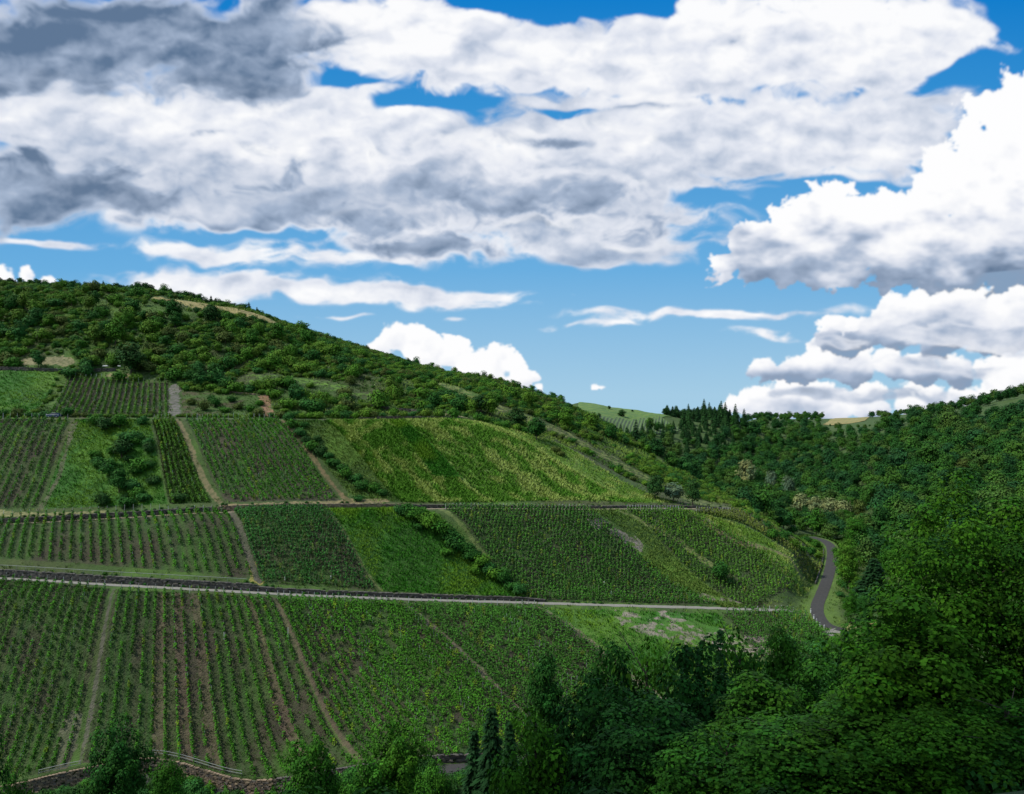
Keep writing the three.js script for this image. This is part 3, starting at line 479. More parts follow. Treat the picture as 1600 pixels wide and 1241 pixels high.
// ---------------------------------------------------------------- vines in rows
const VINE = { mid: [0.038, 0.138, 0.008], dull: [0.038, 0.128, 0.013], blue: [0.028, 0.120, 0.018], pale: [0.056, 0.150, 0.013], straw: [0.105, 0.148, 0.024] };
const vineMat = plainLeaf(1, 1, 1), postMat = std({ color: new THREE.Color(0.30, 0.30, 0.28), roughness: 0.7 }), stakeMat = std({ color: new THREE.Color(0.26, 0.235, 0.19) }), paleStake = std({ color: new THREE.Color(0.42, 0.45, 0.46), roughness: 0.6 });
const stakeShape = (h, w) => { const g = new THREE.CylinderGeometry(w * 0.8, w, h, 5); g.translate(0, h / 2, 0); return g; };
const VINE_TEXT = {
  'bottom left': 'row of green vines in the left plot below the concrete track', 'bottom middle': 'row of vines with brown strips between, below the concrete track', 'bottom centre': 'vine row in the slanting plot right of the brown footpath', 'bottom right': 'thin vine row in the plot left of the stony meadow', 'bottom corner': 'short row of staked vines beside the bend of the road',
  'middle left': 'vine row on bare soil above the retaining wall with the rail', 'middle dense': 'dense bluish row of staked vines left of the green fallow plot', 'middle wide': 'row of staked vines in the wide plot right of the hedge', 'middle right': 'pale row of staked vines near the lone tree', 'middle end': 'straw-coloured row of staked vines next to the asphalt road',
  'upper left': 'vine row in the plot left of the overgrown orchard', 'upper narrow': 'pale vine row in the narrow plot right of the overgrown orchard', 'upper middle': 'vine row on dark soil between two brown footpaths', 'terrace vines': 'vine row on the small terrace above the parked car',
};
function vineRow(p, u, i) {
  const [A, B, C, D] = p.w, top = new THREE.Vector3().lerpVectors(A, B, u), bot = new THREE.Vector3().lerpVectors(D, C, u), L = Math.hypot(top.x - bot.x, top.z - bot.z);
  const sx = (q) => CX + F * q.x / -q.z;
  if (sx(top) < -120 && sx(bot) < -120) return;
  const r = rng(1000 + i * 31 + p.rows * 977), leafs = leafBag(), stakes = [], dx = (bot.x - top.x) / L, dz = (bot.z - top.z) / L, c0 = VINE[p.leaf], staked = p.kind === 'stake', step = staked ? 1.05 : 1.15;
  const rowTone = 0.8 + 0.4 * r(), thin = r();
  for (let s = staked ? 0.6 : 1.0; s < L - 0.5; s += step * (0.92 + 0.16 * r())) {
    const x = top.x + dx * s, z = top.z + dz * s; if (-bearing(x, z) > 120) continue;
    const patch = fbm(x / 9 + 30, z / 9, 3), y = height(x, z);
    if (r() < 0.04 + (patch > 0.64 ? 0.2 : 0) + (thin > 0.88 ? 0.15 : 0)) continue;
    const hgt = (staked ? 1.55 : 1.4) * (0.75 + 0.4 * r()) * (patch < 0.36 ? 0.7 : 1), n = staked ? 34 : 52, tone = rowTone * (0.75 + 0.5 * r()), yel = r() < 0.07 ? 1 : 0;
    for (let k = 0; k < n; k++) {
      const f = r(), a = r() * 6.283, w = (staked ? 0.28 : 0.28) * Math.sqrt(r()) * (1.1 - 0.4 * f), al = staked ? 0 : (r() - 0.5) * step, n3 = unit([Math.cos(a) * 0.8 + (r() - 0.5) * 0.5, 0.5 + r() * 0.6, Math.sin(a) * 0.8 + (r() - 0.5) * 0.5]);
      let t = unit([r() - 0.5, r() - 0.6, r() - 0.5]); const q = t[0] * n3[0] + t[1] * n3[1] + t[2] * n3[2]; t = unit([t[0] - n3[0] * q, t[1] - n3[1] * q, t[2] - n3[2] * q]);
      const b = tone * (0.7 + 0.6 * r()), ln = 0.23 + 0.15 * r();
      leafs.leaf(x + Math.cos(a) * w + dx * al, y + 0.18 + f * hgt, z + Math.sin(a) * w + dz * al, t, n3, ln, ln * 0.85, [(c0[0] + 0.05 * yel) * b, (c0[1] + 0.02 * yel) * b, c0[2] * b]);
    }
    if (staked ? r() < 0.85 : r() < 0.36) { const g = stakeShape(staked ? 1.7 + 0.3 * r() : 1.6, staked ? 0.03 : 0.035); g.rotateX((r() - 0.5) * 0.08); g.rotateZ((r() - 0.5) * 0.08); g.translate(x, y - 0.1, z); stakes.push(g); }
  }
  if (!leafs.count()) return;
  const t = base('vine_row', top.x, top.y, top.z);
  const put = (g, n, m, kind) => { g.translate(-top.x, -top.y, -top.z); const o = mesh(n, g, m, t); if (kind) o.userData.kind = kind; return o; };
  put(leafs.geometry(), 'foliage', vineMat);
  if (stakes.length) put(mergeGeometries(stakes), 'stakes', staked ? stakeMat : r() < 0.4 ? paleStake : stakeMat, 'stuff');
  if (!staked || p.leaf !== 'blue') { const g = stakeShape(staked ? 1.7 : 2.05, staked ? 0.085 : 0.06), e = ground(top.x + dx * 0.4, top.z + dz * 0.4); g.translate(e.x, e.y - 0.1, e.z); put(g, 'end_post', staked || r() < 0.4 ? paleStake : postMat); }
  tag(t, VINE_TEXT[p.name], 'vine row', 'vine rows of the ' + p.name + ' plot');
}
for (const p of PLOTS) if (p.rows) for (let i = 0; i < p.rows; i++) vineRow(p, (i + 0.5) / p.rows, i);

// ---------------------------------------------------------------- grass
function tuft(seed, n, h, w) { const r = rng(seed), bag = leafBag(); for (let i = 0; i < n; i++) { const a = r() * 6.283, l = 0.25 + 0.5 * r(), d = unit([Math.cos(a) * l, 1, Math.sin(a) * l]), b = 0.75 + 0.5 * r(); bag.leaf(Math.cos(a) * r() * w, -0.05, Math.sin(a) * r() * w, d, unit([Math.cos(a + 1.5) * 0.7, 0.8, Math.sin(a + 1.5) * 0.7]), h * (0.6 + 0.6 * r()), 0.13 * h, [b, b, b]); } return bag.geometry(); }
function meadow(name, label, spots, g, mat) {                         // spots: [Vector3, scale, colour]
  const o = new THREE.InstancedMesh(g, mat, spots.length), m = new THREE.Matrix4(), q = new THREE.Quaternion(), up = new THREE.Vector3(0, 1, 0), c = new THREE.Color();
  spots.forEach(([p, s, k], i) => { q.setFromAxisAngle(up, R() * 6.283); m.compose(p, q, new THREE.Vector3(s, s * (0.8 + 0.5 * R()), s)); o.setMatrixAt(i, m); o.setColorAt(i, c.setRGB(...k)); });
  o.name = numbered(name); o.castShadow = o.receiveShadow = true; tag(o, label, 'grass', null, 'stuff'); scene.add(o);
}
{
  const tall = [], low = [], verge = [];
  const rand2 = (p) => { const [A, B, C, D] = p.w, u = R(), v = R(), x = lerp(lerp(A.x, B.x, u), lerp(D.x, C.x, u), v), z = lerp(lerp(A.z, B.z, u), lerp(D.z, C.z, u), v); return [x, z]; };
  for (const p of PLOTS) {
    if (p.rows) { for (let i = 0; i < 9500 * (p.weed ?? 0.3); i++) { const [x, z] = rand2(p); if (stripAt(x, z)) continue; const k = 0.6 + 0.6 * R(); verge.push([ground(x, z), 0.3 + 0.3 * R(), [0.040 * k, 0.098 * k, 0.010 * k]]); } continue; }
    const n = { straw: 15000, lush: p.name === 'middle green' ? 8000 : 5500, light: 2600, grass: 3000, brown: 500 }[p.kind];
    for (let i = 0; i < n; i++) {
      const [x, z] = rand2(p); if (bearing(x, z) < -120 || (p.kind !== 'straw' && stripAt(x, z) && R() < 0.75)) continue; if (p.name === 'upper meadow left' || p.name === 'upper meadow right') { const q = quadUV(PLOTS.find((k) => k.name === 'upper meadow dark').w, x, z); if (q) continue; }
      const pq = p.kind === 'straw' ? quadUV(p.w, x, z) : null, m = pq ? fbm(pq[0] * 7 + 5, pq[1] * 1.3, 3) : fbm(x / 13 + 5, z / 13, 3), f = fbm(x / 3, z / 3 + 9, 2), k = 0.65 + 0.7 * R() * (0.7 + 0.6 * f);
      let c = p.kind === 'straw' ? mix3([0.070, 0.180, 0.014], [0.205, 0.275, 0.06], sstep(0.38, 0.58, m + (f - 0.5) * 0.7)) : p.kind === 'light' ? mix3([0.10, 0.20, 0.02], [0.21, 0.27, 0.06], sstep(0.4, 0.7, f)) : p.kind === 'lush' ? mix3([0.030, 0.138, 0.008], [0.10, 0.205, 0.012], sstep(0.46, 0.66, m)) : mix3([0.040, 0.105, 0.012], [0.09, 0.15, 0.026], sstep(0.4, 0.65, m));
      (p.kind === 'straw' ? tall : low).push([ground(x, z), p.kind === 'straw' ? 0.42 + 0.42 * R() : 0.35 + 0.45 * R(), c.map((v) => v * k)]);
    }
  }
  for (let i = 0; i < 52000; i++) {                                    // the open slope above the terraces, and the verges of the tracks
    const b = i % 9 ? -130 + 1420 * R() : 1250 + 170 * R(), z0 = T1.Z(b), z1 = CREST.Z(b) + 5, Z = i % 4 ? lerp(T4.Z(b) + 3, z1, R()) : lerp(z0, z1, R()), [x, z] = at(b, Z);
    if (plotAt(x, z) || (stripAt(x, z) && R() < 0.8)) continue; let onTrack = false;
    for (const T of [T2, T3, T4]) { const d = Z - T.Z(b); if (d > -0.4 && d < 2.6) onTrack = true; }
    if (onTrack || (b > 1235 && roadNear(x, z)[0] < 2.7)) continue;
    const m = fbm(x / 15 + 8, z / 15 + 2, 3), k = 0.6 + 0.7 * R(), c = mix3([0.036, 0.092, 0.010], [0.11, 0.175, 0.026], sstep(0.42, 0.64, m));
    verge.push([ground(x, z), 0.45 + 0.7 * R() * (m > 0.5 ? 1 : 0.7), c.map((v) => v * k)]);
  }
  const gm = plainLeaf(1, 1, 1);
  meadow('tall_grass', 'tall straw-coloured grass of the two fallow plots on the upper terrace', tall, tuft(1, 10, 1.1, 0.5), gm);
  meadow('lush_grass', 'low lush green growth of the unplanted plots', low, tuft(2, 10, 0.9, 0.6), gm);
  meadow('rough_grass', 'rough grass and weeds between the vines, walls and shrubs', verge, tuft(3, 9, 0.95, 0.6), gm);
}

// ---------------------------------------------------------------- shrubs and trees of the left slope
const SHRUBGREENS = [...GREENS.slice(0, 5), OLIVE, GREENS[1], GREENS[3]];
const inPoly = (pts, x, y) => { let c = false; for (let i = 0, j = pts.length - 1; i < pts.length; j = i++) { const [a, b] = pts[i], [d, e] = pts[j]; if ((b > y) !== (e > y) && x < (d - a) * (y - b) / (e - b) + a) c = !c; } return c; };
function shrub(p, r, mat, label, group, cat = 'shrub') { const k = Math.floor(R() * 5); return plant('shrub', 's' + k, shrubCrowns[k], shrubTrunk, mat ?? pick(SHRUBGREENS), p, r, 0.85 + 0.4 * R(), R() * 6.28, label, cat, group); }
function tree(p, r, mat, label, group, name = 'broadleaf_tree') { const k = Math.floor(R() * 5); return plant(name, 't' + k, forestCrowns[k], forestTrunk, mat ?? pick(GREENS), p, r, 0.85 + 0.35 * R(), R() * 6.28, label, 'tree', group); }
function spruce(p, r, mat, label, group, sy = 1) { const k = Math.floor(R() * 3); return plant('conifer', 'f' + k, firs[k], firTrunk, mat ?? pick(FIR), p, r, sy * (0.9 + 0.25 * R()), R() * 6.28, label, 'conifer', group); }

// single plants that stand out: [bearing, y of the foot, radius, kind, label]
const at2 = (b, y, from) => hit(b, y, from ?? 112);
const DARKS = [DARKGREEN, GREENS[2]];
for (const [b, y, r, mat, label] of [
  [205, 586, 6.2, DARKGREEN, 'large dark tree at the upper right corner of the small vine terrace'], [752, 645, 3.9, DARKGREEN, 'dark upright tree alone on the ridge of straw-coloured grass'],
  [806, 668, 4.2, DARKGREEN, 'left dark tree of the pair at the upper edge of the straw meadow'], [838, 688, 4.0, GREENS[2], 'right dark tree of the pair at the upper edge of the straw meadow'],
  [1127, 909, 3.0, GREENS[2], 'lone round tree among the staked vines on the right'], [1024, 780, 3.6, DARKGREEN, 'dark tree at the right end of the straw meadow'], [1052, 785, 3.8, GREYGREEN, 'grey-green tree at the right end of the straw meadow'], [1082, 790, 3.2, DARKGREEN, 'small dark tree just above the end of the upper track'],
  [180, 540, 4.6, GREENS[1], 'broad bright tree in the middle of the scrub slope'], [270, 500, 4.8, GREENS[2], 'dark tree left of the yellow field'], [330, 508, 4.2, DARKGREEN, 'dark round tree below the yellow field'],
  [190, 716, 3.6, DARKGREEN, 'tallest dark tree in the overgrown orchard plot'], [186, 770, 3.0, GREENS[2], 'dark bushy tree low in the overgrown orchard plot'],
]) { const p = at2(b, y); spotsTaken.push(p); tree(p, r * 0.92, mat, label); }
const bushes = (list, label, group, mats, k = 1) => { for (const [b, y, r0] of list) { const r = r0 * k; const p = at2(b, y); if (!p) continue; spotsTaken.push(p); shrub(p, r, mats ? pick(mats) : null, label, group); } };
bushes([[165, 672, 2.2], [205, 690, 2.4], [215, 738, 2.3], [172, 742, 2.4], [206, 768, 2.0], [232, 706, 1.6], [148, 664, 1.6], [222, 664, 1.5], [200, 792, 1.8], [280, 782, 1.7], [160, 790, 1.6], [240, 756, 1.7], [150, 715, 1.5], [186, 668, 1.9], [226, 782, 1.5]], 'bush in the overgrown plot between two vine plots', 'bushes of the overgrown orchard plot', [DARKGREEN, GREENS[2], GREENS[0], GREENS[4]], 1.45);
bushes(rows(14, () => [150 + 90 * R(), 672 + 116 * R(), 1.0 + 0.7 * R()]), 'bush in the overgrown plot between two vine plots', 'bushes of the overgrown orchard plot', [DARKGREEN, GREENS[2], GREENS[0], GREENS[4]], 1.4);
bushes([[455, 668, 1.8], [468, 682, 2.0], [478, 692, 1.6], [486, 706, 2.0], [500, 712, 1.9], [512, 716, 1.6], [522, 728, 2.0], [536, 736, 1.7], [540, 748, 1.6], [556, 752, 1.8], [566, 765, 2.1], [584, 768, 1.7], [598, 774, 1.5], [560, 783, 1.4], [474, 668, 1.5], [450, 657, 1.6], [496, 690, 1.3]], 'bush in the diagonal scrub belt left of the straw meadow', 'bushes of the diagonal scrub belt', [DARKGREEN, GREENS[2], GREENS[0], GREENS[4]], 1.25);
bushes([[300, 632, 1.7], [318, 642, 1.9], [336, 636, 1.8], [352, 644, 1.8], [372, 640, 1.9], [392, 644, 1.8], [405, 634, 1.4], [330, 626, 1.3], [362, 628, 1.5]], 'bush on the stony terrace right of the small vine terrace', 'bushes of the stony terrace', [GREENS[2], GREENS[0], OLIVE], 1.3);
bushes([[636, 806, 1.7], [650, 812, 2.0], [664, 820, 1.8], [676, 830, 2.0], [690, 838, 1.9], [704, 844, 1.7], [712, 858, 2.1], [728, 864, 1.7], [738, 876, 1.9], [752, 884, 2.0], [764, 896, 1.6], [772, 905, 1.7], [786, 912, 1.6], [800, 922, 1.4], [812, 928, 1.6], [655, 826, 1.2], [700, 866, 1.4], [742, 898, 1.2], [624, 802, 1.3]], 'bush in the hedge that crosses the green fallow plot', 'bushes of the hedge across the fallow plot', [GREENS[0], GREENS[1], GREENS[2], GREENS[4]], 1.5);
bushes([[1150, 795, 1.9], [1164, 806, 2.2], [1180, 815, 2.0], [1196, 826, 2.4], [1206, 840, 2.2], [1224, 846, 2.6], [1240, 856, 2.4], [1252, 862, 2.0], [1266, 866, 2.3], [1278, 872, 2.0], [1216, 822, 2.0], [1238, 834, 2.3], [1258, 848, 2.3], [1274, 856, 2.0], [1188, 806, 1.8]], 'bush on the nose of the hill left of the asphalt road', 'bushes left of the asphalt road', [GREENS[0], GREENS[1], GREENS[2], GREENS[3]]);
bushes([[1140, 914, 1.3]], 'dark low bush right of the lone tree among the staked vines', undefined, [DARKGREEN]);
bushes([[93, 584, 1.1], [88, 594, 0.9], [84, 604, 1.0], [78, 614, 0.9], [72, 626, 1.0], [66, 636, 0.9], [60, 644, 0.9]], 'small shrub in the hedge left of the small vine terrace', 'shrubs of the terrace hedge', [GREENS[0], GREENS[3]]);
bushes([[868, 706, 2.0], [876, 712, 1.7]], 'brownish shrub at the edge of the straw meadow', 'brownish shrubs', [OLIVE]);

let nShrub = 0, nTree = 0;
const scrubSpots = [];
for (let y = 436; y < 800; y += 11.5) for (let b = -70; b < 1180; b += 25) {
  const px = b + (R() - 0.5) * 24, py = y + (R() - 0.5) * 11, Zc = CREST.Z(px), p = hit(px, py, T4.Z(px) + 3, Zc + 14);
  if (!p || plotAt(p.x, p.z) || stripAt(p.x, p.z, 1.5)) continue;
  const open = fbm(p.x / 26 + 3, p.z / 26 + 8, 3), high = sstep(0.35, 0.85, (-p.z - T4.Z(px)) / (Zc - T4.Z(px)));
  if (px > 720 && open < 0.47 - 0.1 * high) continue;
  if (open < 0.36 - 0.16 * high) { if (R() < 0.4) continue; scrubSpots.push([p, 0.9]); continue; }
  const near = -p.z < T4.Z(px) + 9, big = R() < 0.10 + 0.5 * high * (px < 420 ? 1 : 0.5) && !near;
  if (crowded(p, big ? 3.0 : 2.2)) continue;
  if (big && nTree < 90) { nTree++; tree(p, (2.4 + 1.3 * R()) * (high > 0.75 ? 0.6 : 1), null, 'tree among the scrub of the upper left slope', 'trees of the upper left slope', 'slope_tree'); }
  else if (nShrub < 240) { nShrub++; shrub(p, (1.7 + 2.0 * R()) * (near ? 0.75 : 1.15), null, 'shrub in the scrub of the slope above the vineyards', 'shrubs of the upper left slope'); }
  else scrubSpots.push([p, 1.5 + R()]);
}
// the wood along the top of the ridge
let ridgeN = 0;
for (let b = -60; b < 400; b += b > 225 ? 4 : 5.6) for (let k = 0; k < 3; k++) {
  const px = b + (R() - 0.5) * 8, Z = CREST.Z(px) - (b < 235 ? 6 : -4) + k * 6 + R() * 4, [x, z] = at(px, Z), p = ground(x, z);
  if (stripAt(x, z, 1.05) || crowded(p, 2.2)) continue;
  const r = b > 225 ? 2.0 + 0.9 * R() : 1.3 + 1.0 * R();
  if (R() < 0.05) spruce(p, r * 0.7, null, 'conifer in the wood along the top of the left ridge', 'conifers along the top of the left ridge', 0.9);
  else { ridgeN++; tree(p, r, pick([GREENS[2], GREENS[0], DARKGREEN]), 'tree in the wood along the top of the left ridge', 'trees along the top of the left ridge', 'ridge_tree'); }
}
for (let b = 400; b < 905; b += 6) { const px = b + (R() - 0.5) * 6, [x, z] = at(px, CREST.Z(px) - 2 + 8 * R()), p = ground(x, z); if (crowded(p, 1.6)) continue; const s = px > 880 ? 0.8 : px > 640 ? 1.5 : 1; R() < (px > 640 ? 0.8 : 0.4) ? tree(p, (1.2 + 0.6 * R()) * s * 0.85, pick(GREENS.slice(0, 5)), 'tree on the skyline of the left slope', 'trees on the skyline of the left slope', 'ridge_tree') : scrubSpots.push([p, 1.8]); }

// ---------------------------------------------------------------- the second hill and the wooded valley
const clearings = [[[905, 628], [1000, 634], [1066, 655], [1050, 672], [975, 672], [900, 662]], [[1284, 650], [1364, 640], [1362, 654], [1300, 668]]];
const seenY = (p) => CY + F * -p.y / -p.z;
// views kept open over the nearer trees, as the photograph shows them: [bearing from, to, y from, to, nearest distance of what is seen]
const OPEN = [[896, 1068, 638, 672, 500], [1290, 1364, 646, 662, 760], [1276, 1310, 855, 960, 170]];
const blocks = (p, r, h) => { const Z = -p.z, b = bearing(p.x, p.z), w = F * r / Z, y1 = seenY(p), y0 = CY + F * -(p.y + h) / Z; return OPEN.some(([a, c, d, e, z]) => Z < z && b + w > a && b - w < c && y1 > d && y0 < e); };
// trees that stand out in the valley
for (const [b, top, y, r, mat, label] of [
  [1168, 714, 768, 6.4, PALE, 'large pale tree standing out in the side valley'], [1252, 762, 808, 4.9, PALE, 'leftmost and tallest of the pale trees in the valley floor'], [1274, 768, 812, 4.6, PALE, 'second of the pale trees in the valley floor'], [1296, 770, 814, 4.6, PALE, 'middle one of the pale trees in the valley floor'], [1318, 773, 816, 4.4, PALE, 'fourth of the pale trees in the valley floor'], [1342, 774, 812, 2.8, OLIVE, 'rightmost small brownish one of the pale trees'],
  [1505, 712, 738, 2.8, OLIVE, 'small pale brownish tree in the right wood'], [1205, 730, 770, 3.8, GREYGREEN, 'grey-green tree right of the large pale tree'], [1232, 738, 778, 3.6, GREYGREEN, 'second grey-green tree right of the large pale tree'],
]) { const p = hit(b, y, b < 1290 ? CREST.Z(b) + 6 : 200), t = tree(p, r, mat, label), H = (CY - top) / F * -p.z - p.y; t.scale.y = Math.max(r * 0.9, H / 2.4); spotsTaken.push(p); const w = F * r / -p.z * 0.8; OPEN.push([b - w, b + w, top + 3, lerp(top, y, 0.62), -p.z - 2]); }
const treeSpots = [], firSpots = [];
for (let y = 640; y < 800; y += 6) for (let b = 840; b < 1290; b += 15) {
  const px = b + (R() - 0.5) * 15, py = y + (R() - 0.5) * 6, p = hit(px, py, Math.max(CREST.Z(px) + 6, 300), 905);
  if (!p || clearings.some((c) => inPoly(c, px, py)) || 0) continue;
  const wood = (px > 1030 && px < 1165 && py > 638 && py < 682 - Math.max(0, 1090 - px) * 0.3), young = px > 960 && px < 1150 && py > 670 && py < 715;
  if (crowded(p, wood || young ? 2.5 : 3.3)) continue;
  if (px < 1002 && py < 680) continue;
  if (wood || (young && R() < 0.7)) firSpots.push([p, young ? 1.5 + 0.7 * R() : 2.3 + 0.9 * R()]); else treeSpots.push([p, 2.6 + 2.0 * R()]);
}
for (let b = 1040; b < 1140; b += 4.6) for (const [dy, dz] of [[0, 4], [0, 14], [0, -8], [0, -18], [0, -28]]) { const px = b + (R() - 0.5) * 4, [x, z] = at(px, SECOND.Z(px) + dz), p = ground(x, z); if (crowded(p, 2.2)) continue; if (R() < 0.8) tree(p, 2.2 + 0.8 * R(), pick(FIR), 'dark rounded tree in the wood on top of the second hill', 'dark trees of the wood on the second hill'); else firSpots.push([p, 1.8 + 0.7 * R()]); }
for (let y = 655; y < 900; y += 6.5) for (let b = 1150; b < 1720; b += 18) {
  const px = b + (R() - 0.5) * 18, py = y + (R() - 0.5) * 6.5, p = hit(px, py, px < 1290 ? CREST.Z(px) + 6 : px < 1330 ? 275 : 190, 1000);
  if (!p || clearings.some((c) => inPoly(c, px, py))) continue;
  if (roadNear(p.x, p.z)[0] < 9 || crowded(p, 3.4)) continue;
  treeSpots.push([p, (2.7 + 1.9 * R()) * (R() < 0.1 ? 1.3 : 1)]);
}
for (let b = 1160; b < 1720; b += 4.5) { const px = b + (R() - 0.5) * 5, Z = px < 1420 ? FARRIDGE.Z(px) - 10 + 24 * R() : SECOND.Z(px) + 70 * (R() - 0.4), [x, z] = at(px, Z), p = ground(x, z); if (clearings.some((c) => inPoly(c, px, seenY(p))) || crowded(p, 4)) continue; treeSpots.push([p, 2.7 + 1.5 * R()]); }
for (const list of [treeSpots, firSpots]) for (let i = list.length - 1; i >= 0; i--) {
  const e = list[i], [p, r] = e; if (!blocks(p, r, r * 2.5)) continue;
  let most = r; for (const [a, c, , f, z] of OPEN) { const Z = -p.z, bb = bearing(p.x, p.z), w = F * r / Z; if (Z < z && bb + w > a && bb - w < c) most = Math.min(most, ((CY - f) / F * Z - p.y) / 2.45); }
  if (most > 0.9) e[1] = most; else list.splice(i, 1);
}
treeSpots.sort((a, b) => b[1] / -b[0].z - a[1] / -a[0].z);
console.log('trees', treeSpots.length, 'firs', firSpots.length, 'shrubs', nShrub, 'slope trees', nTree, 'ridge', ridgeN, 'scrub', scrubSpots.length);
const restTrees = treeSpots.slice(230);
treeSpots.slice(0, 230).forEach(([p, r]) => { const right = bearing(p.x, p.z) > 1290; tree(p, r, pick(right ? FOREST : [...FOREST, GREENS[0], GREENS[4]]), right ? 'tree in the closed wood on the right side of the valley' : 'tree in the wood of the side valley behind the left slope', right ? 'trees of the wood right of the valley' : 'trees of the side valley'); });
firSpots.slice(0, 260).forEach(([p, r]) => spruce(p, r, null, 'dark conifer in the plantation on the second hill', 'conifers of the plantation on the second hill'));
function massOf(name, label, spots, geos, tints) {                    // a wood that reads as one mass
  const g = base(name); tag(g, label, 'wood', null, 'stuff');
  geos.forEach((geo, k) => {
    const mine = spots.filter((_, i) => i % geos.length === k), o = new THREE.InstancedMesh(geo, plainLeaf(1, 1, 1), mine.length), m = new THREE.Matrix4(), q = new THREE.Quaternion(), c = new THREE.Color();
    mine.forEach(([p, r], i) => { q.setFromAxisAngle(new THREE.Vector3(0, 1, 0), R() * 6.28); m.compose(new THREE.Vector3(p.x, p.y - 0.1, p.z), q, new THREE.Vector3(r, r * (0.8 + 0.4 * R()), r)); o.setMatrixAt(i, m); o.setColorAt(i, c.copy(pick(tints).color).multiplyScalar(0.85 + 0.3 * R())); });
    o.name = 'crowns'; o.castShadow = o.receiveShadow = true; o.userData.kind = 'stuff'; g.add(o);
  });
}
massOf('far_woodland', 'closed deciduous wood over the far slopes of the valley', restTrees, forestCrowns, FOREST);
{
  for (let i = 0; i < 19500; i++) { const b = -260 + 1470 * R(), Z = lerp(T4.Z(b) + 4, CREST.Z(b) + 3, Math.sqrt(R())), [x, z] = at(b, Z); if (plotAt(x, z) || stripAt(x, z, 1.3)) continue; const o = fbm(x / 19 + 60, z / 19, 3); if (o < (b > 720 ? 0.48 : 0.39)) continue; scrubSpots.push([ground(x, z), 0.6 + 1.7 * R() * R() + 0.6 * R() * o]); }
  for (let i = 0; i < 2600; i++) { const b = 330 + 470 * R(), Z = CREST.Z(b) + 4 - 70 * R() * R(), [x, z] = at(b, Z); if (plotAt(x, z) || stripAt(x, z, 1.3)) continue; scrubSpots.push([ground(x, z), 0.9 + 1.5 * R()]); }
  massOf('low_scrub', 'low scrub between the larger shrubs of the upper left slope', scrubSpots, shrubCrowns.slice(0, 3), [...GREENS, GREENS[3], OLIVE, GREENS[5]]);
}
// far meadows and fields on the hills, as sheets on the land
function field(name, label, cs, from, mat) {
  const [A, B, C, D] = cs.map(([b, y]) => hit(b, y, from) ?? ground(...at(b, from + 200))), g = new THREE.PlaneGeometry(1, 1, 40, 16), q = g.attributes.position, uv = g.attributes.uv;
  for (let i = 0; i < q.count; i++) { const u = q.getX(i) + 0.5, v = 0.5 - q.getY(i), x = lerp(lerp(A.x, B.x, u), lerp(D.x, C.x, u), v), z = lerp(lerp(A.z, B.z, u), lerp(D.z, C.z, u), v); q.setXYZ(i, x, height(x, z) + 0.5, z); uv.setXY(i, u * 8, v * 8); }
  g.computeVertexNormals(); return tag(mesh(name, g, mat), label, null, null, 'structure');
}
const fieldTile = (a, b, n) => tile(256, (u, v) => mix3(a, b, sstep(0.3, 0.7, wrapNoise(u, v, n, 4))));
field('hill_meadow', 'green meadow on top of the second hill', [[905, 628], [990, 636], [1050, 652], [900, 655]], 420, std({ map: fieldTile([0.06, 0.13, 0.025], [0.10, 0.16, 0.03], 6) }));
field('hill_vineyard', 'grey-green striped field below the meadow of the second hill', [[896, 654], [1030, 650], [1064, 673], [930, 678]], 420, std({ map: tile(256, (u, v) => mix3([0.085, 0.145, 0.04], [0.03, 0.055, 0.022], sstep(0.3, 0.7, 0.5 + 0.5 * Math.sin((u * 3 + v) * 6.2832) + (wrapNoise(u, v, 12, 3) - 0.5) * 0.5))) }));
field('stubble_field', 'yellow field on the far ridge', [[1310, 654], [1362, 644], [1352, 658], [1286, 664]], 700, std({ map: fieldTile([0.24, 0.19, 0.07], [0.16, 0.16, 0.05], 5) }));
for (const [b, y, r, l] of [[952, 640, 1.5, 'small lone tree on the skyline meadow of the second hill'], [972, 652, 3.4, 'dark round tree at the lower edge of the skyline meadow'], [988, 644, 1.2, 'tiny bush right of the dark round tree on the skyline meadow'], [936, 654, 1.6, 'small bush left of the dark round tree on the skyline meadow']]) { const p = hit(b, y, 420); if (p) tree(p, r, DARKGREEN, l); }

// ---------------------------------------------------------------- trees near the camera and along the valley floor
function bigTree(name, b, topY, Z, r, k, mat, label, cat = 'tree', group) {
  const [x, z] = at(b, Z), y = height(x, z), H = hy(topY - (k >= 10 ? 0 : Z < 130 ? 8 : 2), Z) - y, fir = k >= 10, crown = k === 9 ? giantCrown : fir ? nearFirs[k - 10] : nearCrowns[k], top = fir ? 5.2 + 0.8 * (k - 10) : 0.9 * (crown.boundingBox?.max.y ?? (crown.computeBoundingBox(), crown.boundingBox.max.y));
  return plant(name, 'n' + k, crown, fir ? firTrunk : nearTrunk, mat, new THREE.Vector3(x, y, z), r, H / (top * r), R() * 6.28, label, cat, group);
}
const [N0, N1, N2, N3] = NEARGREENS;
bushes([[1312, 884, 2.2], [1316, 900, 2.4], [1318, 916, 2.2], [1314, 932, 1.5], [1326, 944, 1.6], [1308, 868, 2.0], [1322, 892, 2.6], [1328, 924, 2.4], [1330, 908, 2.2], [1322, 952, 1.3]], 'bush on the right verge of the asphalt road', 'bushes on the right verge of the asphalt road', [GREENS[0], GREENS[1], GREENS[4]]);
